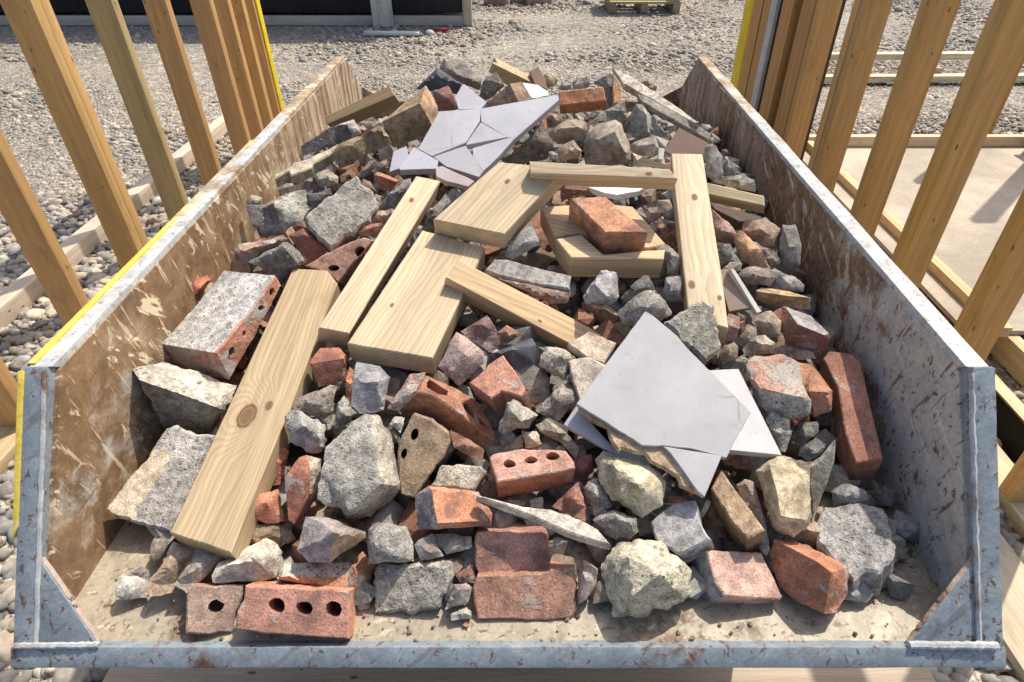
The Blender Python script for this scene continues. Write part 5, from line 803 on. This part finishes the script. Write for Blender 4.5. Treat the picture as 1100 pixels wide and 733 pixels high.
('F','broken_brick','B',(0.48,0.2,0.11),'bright orange broken edge left of the blue grey rendered brick',(-0.2607,0.6934,0.7926),(0.936,0.3519,-0.0),(0.2721,-0.7238,0.634),[(-15,-23,0),(-7,-31,0),(0,-7,0),(15,7,0),(15,13,0),(1,30,0),(-8,12,0)],[(5,-3,8),(-4,5,9)],[],18,0.6,None,None,[]),
('F','broken_brick','B',(0.44,0.18,0.105),'narrow orange brick sliver right of the knotty plank',(-0.3622,0.6007,0.726),(0.8564,0.5163,-0.0),(0.3723,-0.6175,0.6929),[(-22,-7,0),(-13,-27,0),(-3,-29,0),(22,10,0),(15,27,0),(2,26,0)],[(9,0,11),(-2,9,10),(-4,-5,9)],[],22,1,None,None,[]),
('F','broken_brick','B',(0.47,0.21,0.13),'rough orange brick lump beside the lower half of the knotty plank',(-0.3543,0.5309,0.7163),(0.8318,0.5551,-0.0),(0.3788,-0.5676,0.7309),[(-6,-19,0),(15,-26,0),(23,18,0),(-6,23,0),(-25,4,0)],[(3,7,18)],[],23,1.6,None,None,[]),
('F','broken_brick','B',(0.37,0.16,0.11),'red brick with a pale mortar side left of the big speckled block',(-0.3045,0.5513,0.7399),(0.8754,0.4835,-0.0),(0.3338,-0.6043,0.7235),[(-31,-36,0),(-26,-44,0),(7,-25,0),(19,-14,-10),(32,26,-10),(15,37,0),(6,37,0),(-19,21,0)],[(14,15,22),(4,-13,22)],[(5,8),(8,9),(9,1)],32,0.5,(0.52,0.45,0.36),'C',[[(16,37),(32,26),(19,-14),(7,-26),(4,-13),(14,15)]]),
('F','broken_brick','S',(0.24,0.183,0.127),'dark brown brick below the rough orange lump',(-0.3486,0.5129,0.6902),(0.8271,0.5621,-0.0),(0.3699,-0.5442,0.753),[(-24,5,0),(1,-22,0),(24,-24,0),(29,-2,0),(-10,17,0),(-19,25,0)],[(4,4,10),(-6,0,9),(1,-6,10)],[],22,1,None,None,[]),
('F','broken_brick','M',(0.43,0.31,0.27),'pinkish grey brick chunk right of the wide grained board',(-0.0975,0.7301,0.8143),(0.9912,0.1324,-0.0),(0.1036,-0.7758,0.6224),[(-10,-38,0),(0,-32,0),(25,-13,0),(32,9,0),(6,37,0),(-9,44,0),(-42,-8,0)],[(1,9,22),(-18,-15,15)],[],35,1,None,None,[]),
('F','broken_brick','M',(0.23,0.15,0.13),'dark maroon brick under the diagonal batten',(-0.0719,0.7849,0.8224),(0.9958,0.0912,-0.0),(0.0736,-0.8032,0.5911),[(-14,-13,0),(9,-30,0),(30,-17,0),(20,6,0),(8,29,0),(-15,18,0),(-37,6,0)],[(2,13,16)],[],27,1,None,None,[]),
('F','broken_brick','B',(0.4,0.25,0.16),'small orange brown brick corner under the diagonal batten',(-0.0337,0.7882,0.8198),(0.9991,0.0428,-0.0),(0.0344,-0.8048,0.5925),[(-5,-17,0),(23,-1,0),(-1,15,0),(-17,3,0)],[(2,-3,8),(-2,4,7)],[],18,1,None,None,[]),
('F','slate_piece','D',(0.07,0.075,0.085),'dark blue black slate wedge below the diagonal batten',(-0.0149,0.7445,0.812),(0.9998,0.02,-0.0),(0.0157,-0.7847,0.6197),[(-15,-14,0),(3,-31,0),(24,-13,0),(26,16,0),(20,27,-10),(-13,14,0),(-46,1,0)],[(-10,8,15)],[],27,0.5,None,None,[]),
('P','broken_brick','B',(0.48,0.24,0.17),'red broken brick with a ragged front edge near the middle',(-0.0391,0.685,0.809),(-0.742,0.6669,0.0681),(-0.2014,-0.3188,0.9262),[(-5,30),(-9,12),(-23,7),(-39,2),(-37,-11),(4,-28),(31,-36),(37,-6),(42,30)],55,[],0,(0.34,0.18,0.13),[3,2,1,0,8],None,0.8,[],[]),
('P','perforated_brick','B',(0.42,0.21,0.135),'long broken brick with deep rectangular pockets left of centre',(-0.1018,0.6772,0.7704),(-0.7925,0.1692,0.586),(0.5437,-0.2395,0.8044),[(35,13),(-10,13),(-50,20),(-84,20),(-53,-6),(-25,-25),(15,-24),(41,-19),(67,-12),(65,22)],70,[[(61,0),(59,-8),(27,-9),(25,-1),(38,6),(58,8)],[(-3,-6),(-9,-12),(-27,-1),(-28,6),(-16,4),(-6,1)],[(-32,0),(-43,2),(-49,8),(-40,9)]],35,None,[],None,1.2,[],[]),
('F','broken_brick','M',(0.44,0.26,0.21),'pink brick left of the long broken brick with pockets',(-0.1771,0.6823,0.7928),(0.9679,0.2513,-0.0),(0.1904,-0.7333,0.6527),[(-18,-26,0),(18,-2,0),(30,24,0),(6,25,0),(-35,-20,0)],[(0,5,12),(-5,-5,11),(7,-2,9)],[],22,0.8,None,None,[]),
('F','broken_brick','B',(0.25,0.14,0.1),'dark red brick under the long broken brick with pockets',(-0.0867,0.6138,0.7484),(0.9902,0.1399,-0.0),(0.0964,-0.6825,0.7245),[(-20,1,0),(3,-14,0),(19,-21,0),(23,-6,0),(-2,14,0),(-24,27,0)],[(-2,-3,7),(5,1,8),(-5,4,7)],[],18,1,None,None,[]),
('P','concrete_chunk','C',(0.41,0.38,0.308),'flat grey beige block behind the orange faced brick',(-0.0906,0.5671,0.745),(-0.9943,0.0921,0.0535),(0.0,-0.5026,0.8645),[(-20,22),(-31,-7),(-23,-14),(3,-12),(31,-10),(41,22)],50,[],0,None,[],None,0.8,[],[]),
('F','broken_brick','B',(0.5,0.23,0.135),'orange faced brick with a purple grey left end',(-0.1007,0.5113,0.7389),(0.9811,0.1933,-0.0),(0.1196,-0.6074,0.7854),[(-46,-18,-10),(-20,-21,10),(48,-27,0),(52,-13,0),(38,18,0),(-26,35,0),(-45,26,-10)],[(-22,29,15),(-19,-13,22),(42,-20,10)],[(5,7),(7,8),(8,1),(8,9)],40,0.7,(0.27,0.235,0.25),'S',[[(-45,27),(-26,35),(-23,29),(-20,-14),(-21,-23),(-48,-19)]]),
('P','broken_tile','S',(0.55,0.5,0.425),'long thin pale shard sticking out over the stacked bricks',(0.0275,0.488,0.7523),(-0.9442,0.2811,0.1715),(0.1003,-0.2507,0.9628),[(29,5),(-26,9),(-57,8),(-82,6),(-59,-8),(-35,-12),(5,-12),(37,-3),(89,2),(98,5)],18,[],0,None,[],None,0.4,[],[]),
('F','stone_chunk','S',(0.22,0.183,0.149),'small dark stone between the grey beige block and the three hole brick',(-0.0601,0.5664,0.7215),(0.9944,0.1054,-0.0),(0.0678,-0.6393,0.7659),[(-11,-8,0),(9,-9,0),(6,7,0),(-5,11,0)],[(-2,1,4),(1,-1,4)],[],18,1,None,None,[]),
]

CAMP = Vector((0, 0, 1.4))
for k, it in enumerate(ITEMS):
    typ, name, mat, col, label, loc, xa, nz = it[:8]
    dist = (Vector(loc) - CAMP).length
    L = .0042 if dist < .95 else (.0055 if dist < 1.3 else .0075)
    if mat in 'TL' : L *= 1.6
    if typ == 'P':
        poly, t, holes, hd, c1, sides, smat, rough, knots, zones = it[8:]
        if holes: L = min(L, .0045)
        bm = build_P(poly, t, holes, hd, sides, mat, rough, L, k + 1)
        mats = [mat_timber('knotty pine', knots=knots) if knots else M(mat)] + ([M(smat or mat, True)] if c1 else [])
    else:
        out, inn, edges, back, rough, c1, smat, zones = it[8:]
        bm = build_F(out, inn, edges, back, mat, rough, L, k + 1); mats = [M(mat)] + ([M(smat or mat, True)] if c1 else [])
    for zn in zones:                             # patches in the second colour: mortar, clean breaks, and some sunlit faces painted paler
        zn = [(a / 1000, b / 1000) for a, b in zn]
        for f in bm.faces:
            c = f.calc_center_median()
            if f.normal.z > .05 and inside((c.x + .0025 * noise.noise(c * 160), c.y + .0025 * noise.noise(c * 160 + Vector((7, 0, 0)))), zn): f.material_index = 1
    o = link(name, bm, mats, sharp=32 if mat in 'TLD' else 27)
    x = Vector(xa); z = Vector(nz); y = z.cross(x).normalized(); x = y.cross(z)
    o.matrix_world = Matrix(((x.x, y.x, z.x, loc[0]), (x.y, y.y, z.y, loc[1]), (x.z, y.z, z.z, loc[2]), (0, 0, 0, 1)))
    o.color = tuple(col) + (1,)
    if c1: o['second_colour'] = tuple(float(q) for q in c1)
    cat = CATS[name]; tag(o, label, cat, GROUPS[cat])

# broken bits between and under the named pieces: too many and too buried to count
YS = [-1, .40, .6, .8, 1.0, 1.2, 1.5, 1.7, 1.9, 2.3]; ZS = [.66, .665, .70, .76, .81, .845, .865, .875, .83, .68]
def surf(x, y): b = min(max((y - .5) / .4, 0), 1); return float(np.interp(y, YS, ZS)) + .05 * b * max(0, 1 - (x / .57) ** 2)
rs = np.random.RandomState(21); pos = []; sz = []
for layer, (dn, s0, cell) in enumerate(((.045, .026, .052), (.075, .036, .07), (.11, .045, .085))):
    y = .455 + .03 * layer
    while y < 2.16:
        x = -.575
        while x < .525:
            px, py = x + rs.uniform(-.4, .4) * cell, y + rs.uniform(-.4, .4) * cell; s = s0 * math.exp(rs.normal(0, .25)); zz = surf(px, py) - dn * (.55 if py < .85 else 1) - s * .4
            if py < .60: s = min(s, .021 + .12 * (py - .45)); zz = max(.652 + s * .55, zz)
            if px < -.40 and py < .53: zz = 0
            if zz - s * .6 > .645 and abs(px + .029) < .555: pos.append((px, py, zz)); sz.append(s)
            x += cell
        y += cell
def chunk(seed):
    r = random.Random(seed); b = bmesh.new()
    for _ in range(13): b.verts.new(Vector((r.gauss(0, 1), r.gauss(0, 1), r.gauss(0, 1))).normalized() * r.uniform(.8, 1.1))
    ret = bmesh.ops.convex_hull(b, input=b.verts); bmesh.ops.delete(b, geom=[q for q in b.verts if not q.link_faces], context='VERTS')
    bmesh.ops.triangulate(b, faces=b.faces)
    bmesh.ops.subdivide_edges(b, edges=b.edges, cuts=1, use_grid_fill=True); bmesh.ops.triangulate(b, faces=b.faces)
    bmesh.ops.recalc_face_normals(b, faces=b.faces); b.normal_update()
    for q in b.verts: q.co += q.normal * .06 * noise.noise(q.co * 3 + Vector((seed, 0, 0)))
    b.verts.index_update(); V = np.array([q.co[:] for q in b.verts]); Fc = np.array([[q.index for q in f.verts] for f in b.faces]); b.free(); return V, Fc
g = G("rubble bits"); at = g.n('ShaderNodeAttribute', attribute_type='GEOMETRY', attribute_name='stone_colour'); v = g.coords(rand=False)
gc = g.mul(at.outputs['Color'], g.step(g.noise(v, 60, 5, .65), .3, .7, .7, 1.25)); gc = g.mul(gc, g.step(g.noise(v, 330, 3, .65), .3, .7, .75, 1.2))
m_bits = g.finish(gc, .92, g.noise(v, 110, 5, .65), .7, .003)
for _ in range(170):                            # crumbs on the bare plate by the lip
    px = rs.uniform(-.56, .48); py = .385 + abs(rs.normal(0, .075)); s = math.exp(rs.normal(math.log(.0021), .4))
    if py < .62: pos.append((px, py, .6495 + s * .3)); sz.append(s)
for _ in range(1900):                           # small chips lodged in the gaps
    px, py = rs.uniform(-.56, .50), rs.uniform(.56, 2.0); s = math.exp(rs.normal(math.log(.0062), .45))
    pos.append((px, py, max(.652, surf(px, py) - rs.uniform(.040, .088)))); sz.append(s)
pos = np.array(pos); sz = np.array(sz)
o = scatter("rubble_bits", pos, sz, palette(rs, len(pos), [(.30, .29, .27), (.26, .25, .24), (.33, .17, .11), (.28, .22, .17), (.38, .345, .29), (.30, .20, .15), (.22, .21, .2), (.33, .32, .30)]), [chunk(s) for s in range(9)], 8, m_bits, smooth=False)
tag(o, "small broken brick and stone bits filling the gaps of the heap", "rubble", kind='stuff')
bm = bmesh.new(); nx, ny = 30, 46; gv = []
for j in range(ny + 1):
    row = []
    for i in range(nx + 1):
        x = -.585 + 1.115 * i / nx; y = .62 + 1.62 * j / ny; row.append(bm.verts.new((x, y, max(.650, surf(x, y) - .095 + .02 * noise.noise((x * 9, y * 9, 0)) - max(0, .75 - y) * .4))))
    gv.append(row)
for j in range(ny):
    for i in range(nx): bm.faces.new((gv[j][i], gv[j][i + 1], gv[j + 1][i + 1], gv[j + 1][i]))
g = G("fines"); v = g.coords(rand=False); m_f = g.finish(g.mul((.19, .165, .135), g.step(g.noise(v, 60, 5, .7), .3, .7, .6, 1.4)), .95, g.noise(v, 90, 5, .7), .8, .006)
tag(link("rubble_dust", bm, m_f), "brown dust and grit lying under the rubble heap", "rubble", kind='stuff')

# ------------------------------------------------------------ timber frames either side
m_stud = mat_timber("stud pine", grain=.45, kscale=(9, 24, 24))
STUD = (.56, .345, .14)
def lumber(name, parent, dims, loc, rot=None, col=STUD, mat=None, bev=.002):
    """a sawn length: dims = (along, across, thick) centred, local x along the grain"""
    bm = bmesh.new(); a, b, c = (q / 2 for q in dims); box(bm, -a, a, -b, b, -c, c, bev)
    o = link(name, bm, mat or m_stud, parent, sharp=30)
    o.location = Vector(loc) - (parent.location if parent else Vector((0, 0, 0)))
    if rot is not None: o.rotation_euler = rot
    rn = random.Random(hash((round(loc[0], 3), round(loc[1], 3), round(loc[2], 3))) & 0xffff); k = rn.uniform(.88, 1.12)
    o.color = (col[0] * k, col[1] * k * rn.uniform(.97, 1.03), col[2] * k, 1); return o
UPR = (0, -math.pi / 2, 0)                       # local x up, local y stays y, local z towards -x
ALY = (0, 0, math.pi / 2)                        # local x along y
WH = 1.82
lw = tag(empty("timber_stud_wall", (-1.58, 2.3, 0)), "open timber stud wall with yellow end strip standing left of the skip", "stud wall", "timber stud walls beside the skip")
for y in (1.00, 1.385, 1.785, 2.170, 2.213, 2.585, 2.965, 3.375):
    lumber("stud", lw, (WH - .09, .042, .097), (-1.58, y, WH / 2 + .0), UPR, (.46, .35, .17) if y == 2.585 else STUD)
for y, x in ((3.62, -1.60), (3.76, -1.585), (3.90, -1.58)):
    lumber("stud", lw, (WH - .09, .045, .097), (x, y, WH / 2), UPR)
lumber("bottom_plate", lw, (3.3, .1, .044), (-1.58, 2.35, .022), ALY, (.50, .38, .22)); lumber("top_plate", lw, (3.3, .1, .044), (-1.58, 2.35, WH - .022), ALY)
g = G("yellow board"); v = g.coords(); m_yb = g.finish(g.mul((.78, .60, .02), g.step(g.noise(v, 12, 4), .3, .7, .9, 1.08)), .55, g.noise(v, 80, 3), .1, .001)
o = lumber("yellow_strip", lw, (WH - .1, .052, .008), (-1.527, 3.93, WH / 2), UPR, mat=m_yb)
rw = tag(empty("timber_stud_wall", (1.35, 2.4, 0)), "open timber stud wall with a grey conduit strip standing right of the skip", "stud wall", "timber stud walls beside the skip")
RX = 1.3485
for y, w in ((1.10, .05), (1.508, .064), (1.918, .07), (2.286, .06), (2.705, .055), (2.768, .055), (3.13, .045)):
    lumber("stud", rw, (WH - .09, w, .097), (RX, y, WH / 2), UPR)
for y, w, dx in ((3.225, .10, .004), (3.315, .06, .012), (3.50, .15, .0), (3.80, .13, .004), (3.955, .15, 0)):
    lumber("stud", rw, (WH - .09, w, .045), (RX - .025 + dx, y, WH / 2), UPR, (.52, .29, .105))
lumber("gap_shade_board", rw, (WH - .1, 1.0, .018), (RX + .06, 3.62, WH / 2), UPR, (.07, .05, .035))  # added dark board, its colour stands in for shade between the studs
g = G("grey strip"); v = g.coords(); m_gs = g.finish(g.mul((.50, .51, .52), g.step(g.noise(v, 20, 4), .3, .7, .85, 1.1)), .5, g.noise(v, 90, 3), .1, .001)
lumber("conduit_strip", rw, (WH - .1, .085, .02), (RX - .05, 3.665, WH / 2), UPR, mat=m_gs)
lumber("yellow_strip", rw, (WH - .1, .15, .01), (RX - .045, 4.115, WH / 2), UPR, mat=m_yb)
lumber("bottom_plate", rw, (4.0, .1, .044), (RX, 2.2, .022), ALY, (.56, .46, .31)); lumber("top_plate", rw, (4.0, .1, .044), (RX, 2.2, WH - .022), ALY)

# floor deck to the right
m_osb = G("chipboard"); g = m_osb; v = g.coords(rand=False)
oc = g.mul((.43, .375, .30), g.step(g.noise(v, 2.5, 5, .6), .3, .7, .74, 1.18)); oc = g.mul(oc, g.step(g.noise(g.map(v, (40, 90, 40)), 1, 4, .6), .3, .7, .9, 1.1))
oc = g.mix(g.math('MULTIPLY', g.step(g.noise(v, 3.4, 5, .65), .55, .66), .5), oc, (.36, .31, .25))
m_osb = g.finish(oc, .8, g.noise(v, 60, 4), .2, .001)
dk = tag(empty("floor_deck", (2.3, 2.4, 0)), "pale chipboard floor deck on joists right of the stud wall", "deck")
def dpart(name, x0, x1, y0, y1, z0, z1, m, bev=.002):
    bm = bmesh.new(); box(bm, x0 - 2.3, x1 - 2.3, y0 - 2.4, y1 - 2.4, z0, z1, bev); o = link(name, bm, m, dk, sharp=30); o.color = (.52, .38, .20, 1); return o
dpart("chipboard_sheet", 1.53, 3.6, 1.75, 3.62, .108, .126, m_osb)
for x in (1.475, 1.70, 2.06, 2.46, 2.86):
    o = lumber("joist", dk, (3.1, .045, .098), (x, 2.02, .058 if x > 1.5 else .072), ALY, (.56, .44, .26))
o = lumber("batten", dk, (1.9, .042, .04), (1.63, 2.66, .147), ALY, (.56, .42, .23))
lumber("edge_board", dk, (2.2, .045, .06), (2.55, 3.60, .156), None, (.66, .54, .35))
g = G("black membrane"); v = g.coords(rand=False); m_blk = g.finish((.012, .012, .014), .45, g.noise(v, 14, 4), .6, .01)
bm = bmesh.new()
for j in range(24):
    pass
N1 = 40; rows = []
for i in range(N1 + 1):
    y = .5 + 2.9 * i / N1; w = .012 * noise.noise((y * 5, 0, 0)); rows.append([bm.verts.new((x - 2.3, y - 2.4, z)) for x, z in ((1.447 + w * .3, .118), (1.441 + w, .07), (1.43 + w, .012), (1.41 + w, .007 + abs(w)))])
for A, Bq in zip(rows, rows[1:]):
    for k in range(3): bm.faces.new((A[k], A[k + 1], Bq[k + 1], Bq[k]))
bmesh.ops.solidify(bm, geom=bm.faces[:], thickness=.003); bmesh.ops.recalc_face_normals(bm, faces=bm.faces); link("damp_membrane", bm, m_blk, dk)

fc = tag(empty("corner_stud_frame", (2.65, 3.75, 0)), "single timber stud on a ground plate at the far right behind the deck", "stud frame")
lumber("stud", fc, (1.8, .045, .097), (2.74, 3.75, .96), UPR, (.52, .31, .11)); [lumber("stud", fc, (2.3, .045, .097), (2.98, yy, 1.21), UPR, (.52, .31, .11)) for yy in (1.9, 2.3, 2.7, 3.1, 3.5)]; lumber("plate", fc, (2.4, .1, .045), (2.98, 2.5, .150), ALY, (.6, .48, .3)); lumber("plate", fc, (2.2, .1, .045), (2.9, 3.75, .032), None, (.6, .48, .3))
cr = tag(empty("grey_crate", (3.15, 3.45, 0)), "dark grey box standing on the deck at the right edge", "box")
g = G("grey plastic"); v = g.coords(rand=False); m_gp = g.finish(g.mul((.10, .105, .11), g.step(g.noise(v, 12, 4), .3, .7, .8, 1.15)), .5, g.noise(v, 60, 3), .1, .001)
bm = bmesh.new(); box(bm, -.26, .5, -.14, .1, .128, .42, .008); link("body", bm, m_gp, cr); bm = bmesh.new(); box(bm, -.275, .515, -.155, .115, .40, .445, .006); link("lid", bm, m_gp, cr)

# loose timber lying on the ground
def loose(label, dims, loc, rot, col):
    o = lumber("loose_timber", None, dims, loc, rot, col); tag(o, label, "timber", "timber lying on the gravel"); return o
loose("long pale timber lying on the gravel left of the stud wall", (3.4, .075, .075), (-2.05, 2.75, .05), (0, 0, math.pi / 2 + .01), (.60, .52, .40))
loose("wide weathered board lying on the ground under the front lip of the skip", (1.74, .22, .04), (-.02, .56, .035), (0, 0, .01), (.42, .35, .26))
loose("upper pale timber of the pair lying far right beyond the deck", (2.0, .09, .05), (3.35, 5.75, .15), (0, 0, .02), (.66, .56, .38))
loose("lower pale timber of the pair lying far right beyond the deck", (2.1, .09, .05), (3.30, 5.42, .05), (0, 0, .02), (.62, .52, .36))
o = loose("short timber block holding up the pair of timbers far right", (.5, .09, .09), (3.4, 5.72, .07), (0, 0, math.pi / 2), (.45, .36, .24))
loose("thin pale plank lying in front of the black wrapped stack", (.60, .09, .03), (-1.48, 7.35, .03), (0, 0, -.03), (.62, .62, .60))
loose("pale board lying on the gravel along the right side of the skip", (1.9, .17, .035), (1.12, 1.25, .03), (0, 0, math.pi / 2 + .03), (.52, .44, .32))
rp = lumber("plastic_pipe", None, (.26, .04, .04), (-1.02, 7.55, .02), (0, 0, .05), (.5, .05, .05)); 
g = G("red plastic"); v = g.coords(); rp.data.materials[0] = g.finish((.27, .04, .05), .5, g.noise(v, 40, 3), .05, .001); tag(rp, "short red plastic length on the gravel before the black wrapped stack", "pipe")

# the yard behind
st = tag(empty("wrapped_stack", (-4.0, 8.5, 0)), "long stack wrapped in black sheeting on a timber base at the back left", "wrapped stack")
g = G("black sheeting"); v = g.coords(rand=False); m_bs = g.finish(g.mul((.013, .014, .018), g.step(g.noise(v, 3, 4), .3, .7, .7, 1.4)), .5, g.noise(g.map(v, (3, 3, 1)), 2.2, 5, .6), .6, .05)
bm = bmesh.new(); box(bm, -4.6, 3.26, -.6, .9, .13, 2.35, .03)
for _ in range(4): bmesh.ops.subdivide_edges(bm, edges=[e for e in bm.edges if e.calc_length() > .35], cuts=1)
bm.normal_update()
for q in bm.verts: q.co += q.normal * .02 * noise.noise(q.co * 2.3)
link("black_cover", bm, m_bs, st)
lumber("base_board", st, (7.8, .06, .10), (-4.65, 7.92, .06), None, (.50, .46, .38)); lumber("corner_post", st, (1.6, .12, .10), (-.70, 7.93, .81), UPR, (.50, .44, .34))
wp = lumber("white_board", None, (1.5, .05, .23), (-1.66, 7.84, .76), UPR, (.62, .60, .54)); tag(wp, "upright pale board leaning on the black wrapped stack", "board")
pl = tag(empty("pallet_crate", (1.45, 9.0, 0)), "slatted timber crate on a pallet at the top centre of the yard", "crate")
for dx in (-.40, 0, .40): lumber("runner", pl, (.62, .09, .10), (1.45 + dx, 9.0, .06), ALY, (.34, .29, .18))
for k in range(3): lumber("deck_board", pl, (.92, .17, .022), (1.45, 8.78 + .22 * k, .122), None, (.40, .34, .2))
for z in (.19, .29, .39, .49): lumber("side_slat", pl, (.90, .02, .085), (1.45, 8.70, z), None, (.42, .37, .2)); lumber("side_slat", pl, (.90, .02, .085), (1.45, 9.30, z), None, (.42, .37, .2))
for dx in (-.44, .44):
    for z in (.19, .29, .39, .49): lumber("side_slat", pl, (.58, .02, .085), (1.45 + dx, 9.0, z), ALY, (.42, .37, .2))
for k, (x, y) in enumerate(((-.42, 9.4), (-.16, 9.55), (.12, 9.45))):
    o = lumber("kerb_stone", None, (.34, .2, .22), (x, y, .115), (0, 0, .25 * k - .2), (.45, .33, .28), mat=M('C'), bev=.02)
    tag(o, ["left pinkish kerb block lying at the top edge of the yard", "middle pinkish kerb block lying at the top edge of the yard", "right pinkish kerb block lying at the top edge of the yard"][k], "kerb block", "kerb blocks at the back of the yard")
